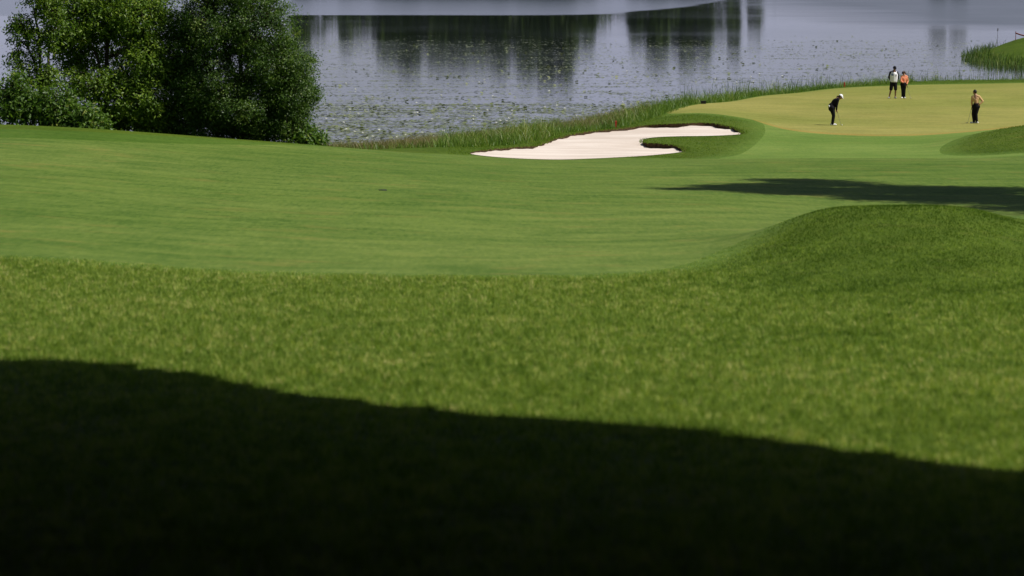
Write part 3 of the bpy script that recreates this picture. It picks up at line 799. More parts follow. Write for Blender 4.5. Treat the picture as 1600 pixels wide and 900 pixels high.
bm.faces.new(vt); bm.faces.new(vb[::-1])
for a in range(len(poly)):
    b = (a + 1) % len(poly); bm.faces.new((vt[a], vb[a], vb[b], vt[b]))
bmesh.ops.recalc_face_normals(bm, faces=bm.faces)
me = bpy.data.meshes.new('shade_slab'); bm.to_mesh(me); bm.free(); link('shade_slab', me, M['blocker_cloth'], root)
for X, Y in ((-11, -12), (11, -12), (-9, 6), (9.5, 5), (-10, 24), (10, 14)):  # posts made up to carry the unseen slab
    zz_ = float(terr(X, Y)); V, Fc = tubes([((X, Y, zz_ - .2), (X, Y, ZR - .01), .09, .09)], 10)
    link('post', npmesh('post', V - bl, Fc), M['post'], root)
# unseen side walls between the posts, added to keep low sky light out
for (xa, ya, xb, yb) in ((-11, -12, 11, -12), (-11, -12, -9, 6), (11, -12, 9.5, 5), (-9, 6, -10, 24), (9.5, 5, 10, 14)):
    za, zb_ = float(terr(xa, ya)), float(terr(xb, yb)); dx_, dy_ = yb - ya, xa - xb; ln_ = math.hypot(dx_, dy_); dx_, dy_ = dx_ / ln_ * .02, dy_ / ln_ * .02
    V = []
    for sgn in (-1, 1):
        V += [(xa + sgn * dx_, ya + sgn * dy_, za + .02), (xb + sgn * dx_, yb + sgn * dy_, zb_ + .02), (xb + sgn * dx_, yb + sgn * dy_, ZR - .02), (xa + sgn * dx_, ya + sgn * dy_, ZR - .02)]
    link('side_blocker', npmesh('side_blocker', np.array(V) - bl, [(0, 3, 2, 1), (4, 5, 6, 7), (0, 1, 5, 4), (1, 2, 6, 5), (2, 3, 7, 6), (3, 0, 4, 7)], False), M['blocker_cloth'], root)


def add_sky_blocker(label, pts, hgt):  # unseen walls added outside the view to hold sky light off the shade
    root = tag(empty('sky_blocker', (pts[0][0], pts[0][1], float(terr(*pts[0])))), label, 'light_blocker', 'unseen walls added beside the viewer to cut sky light')
    o_ = np.array(root.location)
    for (xa, ya), (xb, yb) in zip(pts, pts[1:]):
        za, zb_ = float(terr(xa, ya)), float(terr(xb, yb)); ln_ = math.hypot(xb - xa, yb - ya); dx_, dy_ = (yb - ya) / ln_ * .02, (xa - xb) / ln_ * .02
        V = []
        for sgn in (-1, 1):
            V += [(xa + sgn * dx_, ya + sgn * dy_, za - .05), (xb + sgn * dx_, yb + sgn * dy_, zb_ - .05), (xb + sgn * dx_, yb + sgn * dy_, zb_ + hgt), (xa + sgn * dx_, ya + sgn * dy_, za + hgt)]
        link('blocker_cloth', npmesh('blocker_cloth', np.array(V) - o_, [(0, 3, 2, 1), (4, 5, 6, 7), (0, 1, 5, 4), (1, 2, 6, 5), (2, 3, 7, 6), (3, 0, 4, 7)], False), M['blocker_cloth'], root)
    for xa, ya in pts:
        za = float(terr(xa, ya)); V, Fc = tubes([((xa, ya + .08, za - .2), (xa, ya + .08, za + hgt + .1), .05, .05)], 8)
        link('post', npmesh('post', V - o_, Fc), M['post'], root)


add_sky_blocker('unseen dark wall on the right, added to cut sky light from the shade', [(10.2, 14.5), (11.2, 23), (12.4, 31), (14.2, 40)], 3.3)
add_sky_blocker('unseen dark wall on the left, added to cut sky light from the shade', [(-10.2, 24.5), (-11.4, 33), (-13, 42), (-15, 52)], 4.2)


# ------------------------------------------------------------------ people
def cap_verts(bm, p, q, r0, r1, sq=(1, 1, 1), seg=10):
    """tapered capsule from p to q"""
    p, q = Vector(p), Vector(q); d = q - p; L = d.length
    zax = d.normalized() if L > 1e-6 else Vector((0, 0, 1))
    rot = zax.to_track_quat('Z', 'Y').to_matrix()
    rings = []
    for i in range(1, 5):
        a = -PI / 2 + i * PI / 8; rings.append((r0 * math.cos(a), r0 * math.sin(a)))
    for i in range(0, 4):
        a = i * PI / 8; rings.append((r1 * math.cos(a), L + r1 * math.sin(a)))
    vs = []
    for rr, zz in rings:
        vs.append([bm.verts.new(p + rot @ Vector((rr * math.cos(t * 2 * PI / seg), rr * math.sin(t * 2 * PI / seg), zz))) for t in range(seg)])
    b = bm.verts.new(p + rot @ Vector((0, 0, -r0))); t_ = bm.verts.new(p + rot @ Vector((0, 0, L + r1)))
    for i in range(len(vs) - 1):
        for k in range(seg):
            bm.faces.new((vs[i][k], vs[i][(k + 1) % seg], vs[i + 1][(k + 1) % seg], vs[i + 1][k]))
    for k in range(seg):
        bm.faces.new((b, vs[0][(k + 1) % seg], vs[0][k])); bm.faces.new((t_, vs[-1][k], vs[-1][(k + 1) % seg]))


def ell(bm, c, r, rot=None, seg=14):
    mt = Matrix.Translation(c) @ (rot.to_4x4() if rot else Matrix()) @ Matrix.Diagonal((r[0], r[1], r[2], 1))
    bmesh.ops.create_uvsphere(bm, u_segments=seg, v_segments=10, radius=1, matrix=mt)


def fuse(name, fill, mat, parent, voxel=.01, smooth=3):
    """one continuous skin grown over the overlapping pieces that fill() adds"""
    bm = bmesh.new(); fill(bm)
    me = bpy.data.meshes.new(name); bm.to_mesh(me); bm.free()
    o = bpy.data.objects.new(name, me); COL.objects.link(o)
    r = o.modifiers.new('r', 'REMESH'); r.mode = 'VOXEL'; r.voxel_size = voxel
    s = o.modifiers.new('s', 'SMOOTH'); s.iterations = smooth; s.factor = .5
    dg = bpy.context.evaluated_depsgraph_get()
    m2 = bpy.data.meshes.new_from_object(o.evaluated_get(dg))
    bpy.data.objects.remove(o); bpy.data.meshes.remove(me)
    m2.name = name; m2.polygons.foreach_set('use_smooth', np.ones(len(m2.polygons), bool))
    m2.materials.clear()
    return link(name, m2, mat, parent)


def hand(bm, wrist, d, nrm, s=1., curl=.9, thumb=1):
    """palm, four unequal bent fingers and a thumb; d along the hand, nrm out of the palm"""
    w = Vector(wrist); d = Vector(d).normalized(); nrm = Vector(nrm); nrm = (nrm - d * nrm.dot(d)).normalized(); sd = d.cross(nrm)
    for k in (-1.2, -.4, .4, 1.2):
        cap_verts(bm, w + sd * (k * .010 * s), w + d * .075 * s + sd * (k * .017 * s), .013 * s, .011 * s, seg=6)
    for k, L in ((-1.5, .062), (-.5, .074), (.5, .08), (1.5, .072)):
        p = w + d * .078 * s + sd * (k * .0165 * s); a = 0
        for q, fr in enumerate((.45, .32, .23)):
            a += curl * (.75, .85, .6)[q]
            v = d * math.cos(a) + nrm * math.sin(a)
            e = p + v * (L * fr * s); cap_verts(bm, p, e, .0085 * s, .0078 * s, seg=6); p = e
    p = w + d * .022 * s + sd * (.024 * s * thumb)
    e = p + (d * .6 + sd * thumb * .5 + nrm * .55).normalized() * .045 * s; cap_verts(bm, p, e, .0115 * s, .0095 * s, seg=6)
    cap_verts(bm, e, e + (d * .6 + nrm * .8).normalized() * .03 * s, .0095 * s, .008 * s, seg=6)


def person(label, base, J, skin, fc, hair_mat, hands, s=1., fat=1., sleeves=True, shorts=False):
    """J: joints in local metres. Returns root; clothes are added by dress()"""
    root = tag(empty('person', base), label, 'person', 'golfers and caddie on the green')
    fc = Vector(fc).normalized(); up = Vector(J.get('headup', (0, 0, 1))); up = (up - fc * up.dot(fc)).normalized(); rt = fc.cross(up)
    R3_ = Matrix((rt, fc, up)).transposed(); hd = Vector(J['head'])

    def body(bm):
        ell(bm, hd, (.074 * s, .092 * s, .112 * s), R3_); ell(bm, hd + fc * .03 * s - up * .05 * s, (.056 * s, .06 * s, .062 * s), R3_)
        cap_verts(bm, hd + fc * .085 * s + up * .012 * s, hd + fc * .108 * s - up * .022 * s, .008 * s, .014 * s, seg=6)     # nose
        cap_verts(bm, hd + fc * .082 * s - up * .058 * s - rt * .018, hd + fc * .082 * s - up * .058 * s + rt * .018, .008, .008, seg=6)  # lips
        for k in (-1, 1):
            ell(bm, hd + rt * (.076 * s * k) - fc * .005, (.01, .02, .03), R3_, 8)                                             # ears
        cap_verts(bm, hd - up * .07 * s - fc * .02, J['neck'], .052 * s, .056 * s)
        cap_verts(bm, J['neck'], J['chest'], .085 * s, .125 * fat); cap_verts(bm, J['chest'], J['pelvis'], .125 * fat, .125 * fat)
        for k in 'LR':
            cap_verts(bm, J['neck'], J['sho' + k], .06, .058); cap_verts(bm, J['sho' + k], J['elb' + k], .05, .04)
            cap_verts(bm, J['elb' + k], J['han' + k], .04, .026)
            cap_verts(bm, J['pelvis'], J['hip' + k], .10 * fat, .095 * fat); cap_verts(bm, J['hip' + k], J['kne' + k], .085 * fat, .055)
            mid = Vector(J['kne' + k]).lerp(Vector(J['ank' + k]), .33); cap_verts(bm, J['kne' + k], mid, .052, .055); cap_verts(bm, mid, J['ank' + k], .055, .035)
            cap_verts(bm, J['ank' + k], Vector(J['ank' + k]) + Vector(J['toe' + k]) * .1 - Vector((0, 0, .05)), .035, .03)
            d_, n_, th_, cu_ = hands[k]
            hand(bm, J['han' + k], d_, n_, s, cu_, th_)
    fuse('body', body, skin, root, .0075, 2)
    for k in (-1, 1):
        bm = bmesh.new(); ell(bm, hd + fc * .083 * s + up * .01 * s + rt * (.03 * s * k), (.012, .008, .008), R3_, 8)
        me = bpy.data.meshes.new('eye'); bm.to_mesh(me); bm.free(); link('eye', me, M['eye'], root)

    def hair(bm):
        ell(bm, hd - fc * .018 + up * .018, (.083 * s, .094 * s, .108 * s), R3_)
        if 'tail' in J:
            t = [Vector(p) for p in J['tail']]
            for a, b in zip(t, t[1:]):
                cap_verts(bm, a, b, .035, .028)
    fuse('hair', hair, hair_mat, root, .009)
    return root, fc, up, rt, R3_, hd


def headgear(kind, mat, root, fc, up, rt, R3_, hd, s=1.):
    bm = bmesh.new(); seg = 20
    # crown: a half dome; brim: a curved tongue with thickness
    if kind == 'cap':
        vs = []
        for i in range(7):
            a = i / 6 * PI / 2
            rr = math.cos(a); zz = math.sin(a)
            vs.append([bm.verts.new(hd - fc * .012 + up * (.03 + .105 * zz * s) + rt * (math.cos(t) * rr * .094 * s) + fc * (math.sin(t) * rr * .112 * s)) for t in np.arange(seg) * 2 * PI / seg] if i < 6 else [bm.verts.new(hd - fc * .012 + up * (.03 + .105 * s))])
        for i in range(5):
            for k in range(seg):
                bm.faces.new((vs[i][k], vs[i][(k + 1) % seg], vs[i + 1][(k + 1) % seg], vs[i + 1][k]))
        for k in range(seg):
            bm.faces.new((vs[5][k], vs[5][(k + 1) % seg], vs[6][0]))
    else:
        a0, a1 = [], []
        for t in np.arange(seg) * 2 * PI / seg:
            p = hd - fc * .01 + rt * (math.cos(t) * .096 * s) + fc * (math.sin(t) * .114 * s)
            a0.append(bm.verts.new(p + up * .035)); a1.append(bm.verts.new(p * 1 + up * .085))
        for k in range(seg):
            bm.faces.new((a0[k], a0[(k + 1) % seg], a1[(k + 1) % seg], a1[k]))
    rows = []
    for z_ in (0, .008):
        inner_, outer = [], []
        for t in np.linspace(.12 * PI, .88 * PI, 11):
            inner_.append(bm.verts.new(hd - fc * .012 + up * (.034 + z_) + rt * (math.cos(t) * .092 * s) + fc * (math.sin(t) * .108 * s)))
            outer.append(bm.verts.new(hd - fc * .012 + up * (.02 + z_) + rt * (math.cos(t) * .085 * s) + fc * (math.sin(t) * .108 * s + .078 * math.sin(t) ** .7)))
        rows.append((inner_, outer))
    for (a, b), fl in zip(rows, (True, False)):
        for k in range(10):
            f = (a[k], a[k + 1], b[k + 1], b[k]); bm.faces.new(f[::-1] if fl else f)
    for k in range(10):
        bm.faces.new((rows[0][1][k], rows[0][1][k + 1], rows[1][1][k + 1], rows[1][1][k]))
    me = bpy.data.meshes.new(kind); bm.to_mesh(me); bm.free()
    for p in me.polygons:
        p.use_smooth = True
    o = link('cap' if kind == 'cap' else 'visor', me, mat, root)
    sd = o.modifiers.new('t', 'SOLIDIFY'); sd.thickness = .006
    return o


def shirt(name, mat, root, J, fat=1., long=True, sleeve_mat=None, hem=.0, torso=True):
    def fill(bm):
        if torso:
            n_ = Vector(J['neck'])
            cap_verts(bm, n_ - Vector((0, 0, .03)), J['chest'], .085, .148 * fat); cap_verts(bm, J['chest'], Vector(J['pelvis']) + Vector((0, 0, .03)), .148 * fat, .14 * fat)
            if hem:
                cap_verts(bm, Vector(J['pelvis']), Vector(J['pelvis']) - Vector((0, 0, hem)), .142 * fat, .142 * fat)
            for k in 'LR':
                cap_verts(bm, J['chest'], Vector(J['sho' + k]), .12 * fat, .07)
                cap_verts(bm, Vector(J['chest']).lerp(Vector(J['pelvis']), .3), Vector(J['chest']).lerp(Vector(J['sho' + k]), .45), .13 * fat, .12 * fat)
                cap_verts(bm, n_, J['sho' + k], .07, .068)
        for k in 'LR':
            S, E, Hn = Vector(J['sho' + k]), Vector(J['elb' + k]), Vector(J['han' + k])
            if long:
                cap_verts(bm, S, E, .066, .054); cap_verts(bm, E, E.lerp(Hn, .88), .054, .04)
            else:
                cap_verts(bm, S, S.lerp(E, .7), .066, .062)
    return fuse(name, fill, mat, root, .011)


def trousers(name, mat, root, J, fat=1., shorts=False):
    def fill(bm):
        cap_verts(bm, Vector(J['pelvis']) + Vector((0, 0, .06)), Vector(J['pelvis']) - Vector((0, 0, .05)), .132 * fat, .13 * fat)
        for k in 'LR':
            Hp, K, A = Vector(J['hip' + k]), Vector(J['kne' + k]), Vector(J['ank' + k])
            cap_verts(bm, J['pelvis'], Hp, .125 * fat, .115 * fat)
            if shorts:
                cap_verts(bm, Hp, Hp.lerp(K, .92), .108 * fat, .098)
            else:
                cap_verts(bm, Hp, K, .105 * fat, .075); cap_verts(bm, K, A, .075, .062); cap_verts(bm, A, A - Vector((0, 0, .02)), .062, .06)
    return fuse(name, fill, mat, root, .011)


def shoes(mat, root, J, z0=0.):
    for k in 'LR':
        A = Vector(J['ank' + k]); t = Vector(J['toe' + k]).normalized(); g = Vector((A.x, A.y, z0))

        def fill(bm):
            cap_verts(bm, g - t * .06 + Vector((0, 0, .045)), g + t * .05 + Vector((0, 0, .045)), .045, .046)
            cap_verts(bm, g + t * .05 + Vector((0, 0, .042)), g + t * .16 + Vector((0, 0, .036)), .046, .036)
            cap_verts(bm, g - t * .02 + Vector((0, 0, .05)), g - t * .01 + Vector((0, 0, .1)), .045, .04)
        fuse('shoe', fill, mat, root, .009)


def putter(label, top, foot, blade_dir, ground_z):
    top, foot = Vector(top), Vector(foot); root = tag(empty('putter', foot), label, 'golf club', 'putters held on the green')
    ax = (top - foot)
    for nm, a, b, r0, r1, mt in (('shaft', 0, .78, .007, .008, 'steel'), ('grip', .74, 1.0, .012, .015, 'grip')):
        V, Fc = tubes([(ax * a, ax * b, r0, r1)], 8); link(nm, npmesh(nm, V, Fc), M[mt], root)
    bm = bmesh.new(); bd_ = Vector(blade_dir).normalized(); sd_ = Vector((-bd_.y, bd_.x, 0))
    bmesh.ops.create_cube(bm, size=1, matrix=Matrix.Translation(bd_ * .035 + Vector((0, 0, .012))) @ Matrix((bd_, sd_, Vector((0, 0, 1)))).transposed().to_4x4() @ Matrix.Diagonal((.12, .035, .028, 1)))
    bmesh.ops.bevel(bm, geom=bm.edges[:], offset=.006, segments=2)
    me = bpy.data.meshes.new('club_head'); bm.to_mesh(me); bm.free(); link('club_head', me, M['steel'], root)
    return root


def ground(px, D):
    X = ray(px, 0)[0] * D
    return Vector((X, D, float(terr(X, D))))


def soft(o, fn, mat):
    return o


# 1 golfer bent over a putt, facing right in profile
b = ground(1303.5, 150.2)
J = dict(pelvis=(-.06, 0, .84), chest=(.10, 0, 1.10), neck=(.22, 0, 1.25), head=(.345, -.01, 1.33), headup=(.75, 0, .62),
         shoL=(.20, .17, 1.2), shoR=(.20, -.17, 1.2), elbL=(.17, .17, .93), elbR=(.15, -.17, .93), hanL=(.165, .03, .76), hanR=(.155, -.03, .71),
         hipL=(-.06, .09, .82), hipR=(-.06, -.09, .82), kneL=(.03, .13, .46), kneR=(.02, -.13, .46), ankL=(-.02, .14, .09), ankR=(-.03, -.14, .09), toeL=(1, .08, 0), toeR=(1, -.08, 0),
         tail=[(.26, .0, 1.36), (.2, 0, 1.36), (.17, 0, 1.30)])
r = person('golfer in a white cap and black clothes bent over a putt', b, J, M['skin'], (.72, -.05, -.55), M['brown_hair'], {'L': ((.25, -.1, -1), (0, -1, 0), 1, 1.0), 'R': ((.25, .1, -1), (0, 1, 0), -1, 1.0)}, .97, 1.0)
headgear('cap', M['white_cloth'], *r)
shirt('shirt', M['black_cloth'], r[0], J, 1.08); trousers('trousers', M['black_cloth'], r[0], J, 1.28); shoes(M['white_leather'], r[0], J)


def glove(bm):
    cap_verts(bm, (-.20, -.09, .92), (-.17, -.115, .86), .035, .03); cap_verts(bm, (-.19, -.1, .9), (-.12, -.13, .88), .028, .018)


fuse('pocket_glove', glove, M['white_cloth'], r[0], .009)
putter('putter held low by the bent golfer in the white cap', b + Vector((.15, 0, .80)), b + Vector((.375, 0, .012)), (0, -1, 0), 0)
bm = bmesh.new(); bmesh.ops.create_icosphere(bm, subdivisions=3, radius=.0214)
me = bpy.data.meshes.new('golf_ball'); bm.to_mesh(me); bm.free()
for p in me.polygons:
    p.use_smooth = True
o = link('golf_ball', me, M['ball']); gx_ = b.x + .43; o.location = (gx_, b.y - .03, float(terr(gx_, b.y - .03)) + .0214)
tag(o, 'white golf ball on the green in front of the putter of the bent golfer', 'golf ball')

# 2 caddie in a white bib, hands behind the back
b = ground(1397.5, 182.0)
J = dict(pelvis=(.02, 0, .96), chest=(.02, -.01, 1.30), neck=(.03, -.02, 1.54), head=(.055, -.06, 1.70), headup=(.0, -.3, 1),
         shoL=(.215, -.01, 1.46), shoR=(-.175, .0, 1.47), elbL=(.285, .06, 1.18), elbR=(-.255, .06, 1.20), hanL=(.20, .13, .97), hanR=(-.12, .16, .98),
         hipL=(.10, 0, .92), hipR=(-.08, 0, .92), kneL=(.125, -.03, .5), kneR=(-.135, -.01, .5), ankL=(.115, 0, .09), ankR=(-.225, .02, .09), toeL=(.15, -1, 0), toeR=(-.45, -1, 0))
r = person('tall caddie in a white bib, dark shorts and black cap beside the peach-jacketed golfer', b, J, M['skin_dark'], (.18, -1, -.42), M['black_hair'], {'L': ((-.6, .3, -.5), (0, -1, 0), 1, .7), 'R': ((.7, .2, -.3), (0, -1, 0), -1, .7)}, 1.05, 1.05)
headgear('cap', M['black_cloth'], *r, s=1.05)
shirt('shirt', M['navy_cloth'], r[0], J, .95)


def bib(bm):
    n_ = Vector(J['neck']); pl = Vector(J['pelvis'])
    for dx in (-.09, .09):
        cap_verts(bm, n_ + Vector((dx * 1.25, .0, -.06)), Vector(J['chest']) + Vector((dx, -.015, 0)), .075, .135)
        cap_verts(bm, Vector(J['chest']) + Vector((dx, -.015, 0)), pl + Vector((dx * .95, -.01, .02)), .135, .13)
    cap_verts(bm, n_ + Vector((0, -.03, -.16)), pl + Vector((0, -.035, .03)), .13, .128)


bb = fuse('bib', bib, M['white_cloth'], r[0], .011)
for nm, spec_, mt in (('bib_print', [(-.10, 1.36, .055, .012), (-.10, 1.335, .07, .012), (-.09, 1.31, .05, .012)], 'blue_ink'), ('bib_badge', [(.115, 1.33, .022, .05), (.10, 1.29, .035, .018)], 'dark_ink')):
    V, Fc = [], []
    dgm = [v.co for v in bb.data.vertices]
    for (cx_, cz_, w_, h_) in spec_:
        pts_ = []
        for sx in (-1, -.33, .33, 1):
            for sz in (-1, 1):
                X_, Z_ = .02 + cx_ + sx * w_, cz_ + sz * h_
                c_ = [v.y for v in dgm if abs(v.x - X_) < .02 and abs(v.z - Z_) < .02]
                pts_.append((X_, (min(c_) if c_ else -.15) - .004, Z_))
        o_ = len(V); V += pts_; Fc += [(o_ + 2 * q, o_ + 2 * q + 2, o_ + 2 * q + 3, o_ + 2 * q + 1) for q in range(3)]
    link(nm, npmesh(nm, V, Fc), M[mt], bb)
trousers('shorts', M['black_cloth'], r[0], J, 1.08, True); shoes(M['grey_leather'], r[0], J)

# 3 golfer in a peach jacket
b = ground(1413.3, 182.0)
J = dict(pelvis=(0, 0, .82), chest=(.03, 0, 1.08), neck=(.035, 0, 1.29), head=(.0, -.03, 1.43), headup=(-.2, -.25, 1),
         shoL=(.185, 0, 1.22), shoR=(-.11, -.02, 1.22), elbL=(.24, .02, .97), elbR=(-.15, -.10, .98), hanL=(.175, -.08, .80), hanR=(-.04, -.19, .90),
         hipL=(.07, 0, .79), hipR=(-.07, 0, .79), kneL=(.05, -.02, .44), kneR=(-.05, -.01, .44), ankL=(.055, 0, .085), ankR=(-.045, .02, .085), toeL=(.25, -1, 0), toeR=(-.5, -1, 0),
         tail=[(.07, .06, 1.47), (.13, .06, 1.44), (.15, .05, 1.34)])
r = person('golfer in a peach jacket and black trousers beside the tall caddie', b, J, M['skin'], (-.65, -.8, -.35), M['brown_hair'], {'L': ((.0, -.2, -1), (-1, 0, 0), 1, 1.0), 'R': ((.7, -.1, .2), (0, 1, 0), -1, .8)}, .95, .92)
headgear('visor', M['black_cloth'], *r, s=.95)
shirt('jacket', M['peach_cloth'], r[0], J, .93, hem=.02); trousers('trousers', M['black_cloth'], r[0], J, 1.08); shoes(M['white_leather'], r[0], J)
putter('putter resting on the green beside the golfer in the peach jacket', b + Vector((.165, -.10, .83)), b + Vector((.40, -.12, .012)), (.4, -1, 0), 0)

# 4 golfer in a tan sweater, hand on hip, turned away
b = ground(1526.5, 152.6)
J = dict(pelvis=(.035, 0, .83), chest=(.03, .0, 1.10), neck=(.005, .01, 1.33), head=(-.035, .03, 1.49), headup=(-.1, .1, 1),
         shoL=(-.14, .03, 1.25), shoR=(.165, -.02, 1.27), elbL=(-.17, .06, 1.0), elbR=(.335, -.06, 1.06), hanL=(-.135, .14, .80), hanR=(.175, -.09, .90),
         hipL=(-.04, .02, .80), hipR=(.10, -.01, .80), kneL=(-.10, .05, .45), kneR=(.035, -.02, .45), ankL=(-.055, .04, .085), ankR=(.075, -.02, .085), toeL=(-1, .25, 0), toeR=(-.55, .8, 0))
r = person('golfer in a tan sweater with one hand on the hip, standing apart', b, J, M['skin'], (-.75, .75, -.1), M['black_hair'], {'L': ((-.1, .1, -1), (1, 0, 0), 1, 1.0), 'R': ((-.8, -.1, -.5), (0, 1, 0), 1, .6)}, 1., .97)
shirt('sweater', M['tan_cloth'], r[0], J, .84, hem=.03); trousers('trousers', M['black_cloth'], r[0], J, 1.1); shoes(M['white_leather'], r[0], J)
putter('putter leaning in the hand of the golfer in the tan sweater', b + Vector((-.13, .15, .84)), b + Vector((-.345, .12, .012)), (-1, .3, 0), 0)


# ------------------------------------------------------------------ small things
def stake(px, py, D, h, label):
    X = ray(px, py)[0] * D; zb = float(terr(X, D))
    root = tag(empty('hazard_stake', (X, D, zb)), label, 'stake', 'red hazard stakes')
    bm = bmesh.new()
    bmesh.ops.create_cube(bm, size=1, matrix=Matrix.Translation((0, 0, h / 2 - .05)) @ Matrix.Diagonal((.09, .06, h + .1, 1)))
    bmesh.ops.bevel(bm, geom=bm.edges[:], offset=.008, segments=1)
    me = bpy.data.meshes.new('post'); bm.to_mesh(me); bm.free(); link('post', me, M['red'], root)
    bm = bmesh.new(); bmesh.ops.create_cone(bm, segments=4, radius1=.05, radius2=.012, depth=.05, cap_ends=True, matrix=Matrix.Translation((0, 0, h + .025)) @ Matrix.Rotation(PI / 4, 4, 'Z'))
    me = bpy.data.meshes.new('tip'); bm.to_mesh(me); bm.free(); link('tip', me, M['red'], root)


stake(962.5, 190, 149.5, .3, 'short red hazard stake above the far lip of the sand bunker')
stake(1319.5, 130, 203, .30, 'short red hazard stake at the back of the green behind the bent golfer')

X, D = ray(1100, 0)[0] * 170.6, 170.6
zb = float(terr(X, D)); root = tag(empty('equipment_case', (X, D, zb)), 'small flat black case at the edge of the tall grass left of the green', 'case')
for nm, zc, hh_, wd in (('case_body', .075, .13, .27), ('lid', .155, .026, .29)):
    bm = bmesh.new(); bmesh.ops.create_cube(bm, size=1, matrix=Matrix.Translation((0, 0, zc)) @ Matrix.Diagonal((wd, wd * .6, hh_, 1)))
    bmesh.ops.bevel(bm, geom=bm.edges[:], offset=.008, segments=2)
    me = bpy.data.meshes.new(nm); bm.to_mesh(me); bm.free(); link(nm, me, M['black_plastic'], root)

# irrigation lid in the fairway
x, y = hit(598, 297.5); zb = float(terr(x, y))
root = tag(empty('sprinkler', (x, y, zb)), 'dark sunken sprinkler lid in the middle of the fairway', 'sprinkler')
V, Fc = [], []
seg = 20
for rr, zz_ in ((.0, .012), (.085, .012), (.105, .008), (.11, -.03)):
    V += [(rr * math.cos(t * 2 * PI / seg), rr * math.sin(t * 2 * PI / seg), zz_ + .01) for t in range(seg)]
for a in range(3):
    Fc += [(a * seg + k, a * seg + (k + 1) % seg, (a + 1) * seg + (k + 1) % seg, (a + 1) * seg + k) for k in range(seg)]
link('rim', npmesh('rim', V, np.array(Fc)), M['dark_hole'], root)

# rope and stake on the point across the inlet
tx, td = at(1587, 60, 300)[0], 300.
zb = float(terr(tx, td)); root = tag(empty('rope_barrier', (tx, td, zb)), 'red brown gallery rope on a stake across the grassy point', 'rope')
V, Fc = tubes([((0, 0, -.1), (0, 0, .85), .03, .025)], 8); link('stake', npmesh('stake', V, Fc), M['rope'], root)
pts_ = []
for t in np.linspace(0, 1, 9):
    X_ = .0 + 1.6 * t; Y_ = -12. * t; pts_.append((X_, Y_, float(terr(tx + X_, td + Y_)) - zb + .66 - 2.1 * t * (1 - t)))
V, Fc = tubes([(pts_[q], pts_[q + 1], .06, .06) for q in range(8)], 6); link('rope', npmesh('rope', V, Fc), M['rope'], root)

# a lone cattail behind the point
X, D = ray(1559, 0)[0] * 306, 306.
zb = max(float(terr(X, D)), -.1); root = tag(empty('cattail', (X, D, zb)), 'lone tall dark cattail standing behind the grassy point', 'plant')
V, Fc = tubes([((0, 0, -.1), (.03, 0, .8), .02, .018), ((.03, 0, .8), (.05, 0, 1.55), .018, .012)], 6); link('stem', npmesh('stem', V, Fc), M['bark'], root)
bm = bmesh.new(); cap_verts(bm, (.05, 0, 1.5), (.06, 0, 1.72), .05, .04)
me = bpy.data.meshes.new('seed_head'); bm.to_mesh(me); bm.free(); link('seed_head', me, M['bark'], root)
V, Fc, T = blades(np.zeros(3), np.zeros(3), np.zeros(3), np.array([.9, .7, 1.1]), np.full(3, .03), .5, np.array([.2, .4, .3]), 2)
link('leaf', npmesh('leaf', V, Fc, False, T), M['reed'], root)

# ------------------------------------------------------------------ light, world, camera
sun = bpy.data.lights.new('sun', 'SUN'); sun.energy = 5.0; sun.angle = math.radians(.53); sun.color = (1, .955, .88)
so = bpy.data.objects.new('sun', sun); COL.objects.link(so)
so.rotation_euler = Vector(-SUN).to_track_quat('-Z', 'Y').to_euler(); so.location = (30, 0, 60)

wd = bpy.data.worlds.new('World'); SC.world = wd; wd.use_nodes = True
nt = wd.node_tree; nt.nodes.clear()
sky = nt.nodes.new('ShaderNodeTexSky'); sky.sky_type = 'NISHITA'; sky.sun_disc = False
sky.sun_elevation = SUN_EL; sky.sun_rotation = SUN_AZ; sky.air_density = 1; sky.dust_density = 1.2; sky.ozone_density = 1.5
bg = nt.nodes.new('ShaderNodeBackground'); bg.inputs[1].default_value = .05
out = nt.nodes.new('ShaderNodeOutputWorld')
tc = nt.nodes.new('ShaderNodeTexCoord'); mp = nt.nodes.new('ShaderNodeMapping'); mp.inputs['Scale'].default_value = (2.2, 2.2, 9)
nz = nt.nodes.new('ShaderNodeTexNoise'); nz.inputs['Scale'].default_value = 1.6; nz.inputs['Detail'].default_value = 5
nt.links.new(tc.outputs['Generated'], mp.inputs[0]); nt.links.new(mp.outputs[0], nz.inputs['Vector'])
rp = nt.nodes.new('ShaderNodeValToRGB'); rp.color_ramp.elements[0].position = .28; rp.color_ramp.elements[1].position = .5
nt.links.new(nz.outputs['Fac'], rp.inputs[0])
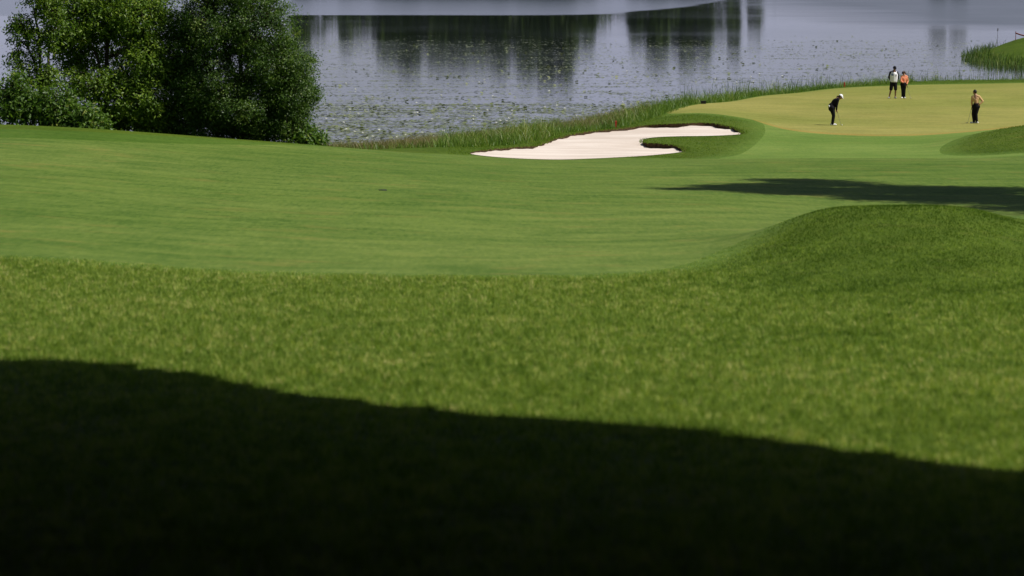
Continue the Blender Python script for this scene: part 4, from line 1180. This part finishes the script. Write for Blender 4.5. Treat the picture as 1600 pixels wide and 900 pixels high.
sx = nt.nodes.new('ShaderNodeSeparateXYZ'); nt.links.new(tc.outputs['Generated'], sx.inputs[0])
mr = nt.nodes.new('ShaderNodeMapRange'); mr.inputs['From Min'].default_value = .14; mr.inputs['From Max'].default_value = .34; mr.inputs['To Min'].default_value = 1; mr.inputs['To Max'].default_value = 0
nt.links.new(sx.outputs[2], mr.inputs[0])
mu = nt.nodes.new('ShaderNodeMath'); mu.operation = 'MULTIPLY'; nt.links.new(rp.outputs[0], mu.inputs[0]); nt.links.new(mr.outputs[0], mu.inputs[1])
mr2 = nt.nodes.new('ShaderNodeMapRange'); mr2.inputs['From Min'].default_value = .82; mr2.inputs['From Max'].default_value = .95
nt.links.new(sx.outputs[1], mr2.inputs[0])
mu2 = nt.nodes.new('ShaderNodeMath'); mu2.operation = 'MULTIPLY'; nt.links.new(mu.outputs[0], mu2.inputs[0]); nt.links.new(mr2.outputs[0], mu2.inputs[1]); mu = mu2
mxw = nt.nodes.new('ShaderNodeMix'); mxw.data_type = 'RGBA'; nt.links.new(mu.outputs[0], mxw.inputs[0]); nt.links.new(sky.outputs[0], mxw.inputs[6])
mxw.inputs[7].default_value = (7.7, 8.1, 10.6, 1)
nt.links.new(mxw.outputs[2], bg.inputs[0]); nt.links.new(bg.outputs[0], out.inputs[0])

cam = bpy.data.cameras.new('camera'); cam.sensor_width = 36; cam.lens = F * 36 / 1600; cam.clip_start = .1; cam.clip_end = 20000
cam.dof.use_dof = True; cam.dof.focus_distance = 158; cam.dof.aperture_fstop = 2.8
co_ = bpy.data.objects.new('camera', cam); COL.objects.link(co_)
co_.location = (0, 0, CAMZ); co_.rotation_euler = (PI / 2 - PITCH, 0, 0)
SC.camera = co_
SC.render.engine = 'CYCLES'
SC.render.resolution_x, SC.render.resolution_y = 1024, 576
vs_ = SC.view_settings; vs_.view_transform = 'Standard'; vs_.look = 'None'; vs_.exposure = 0; vs_.gamma = 1; vs_.use_curve_mapping = False
SC.cycles.max_bounces = 6; SC.cycles.transparent_max_bounces = 4
SC.cycles.use_denoising = True
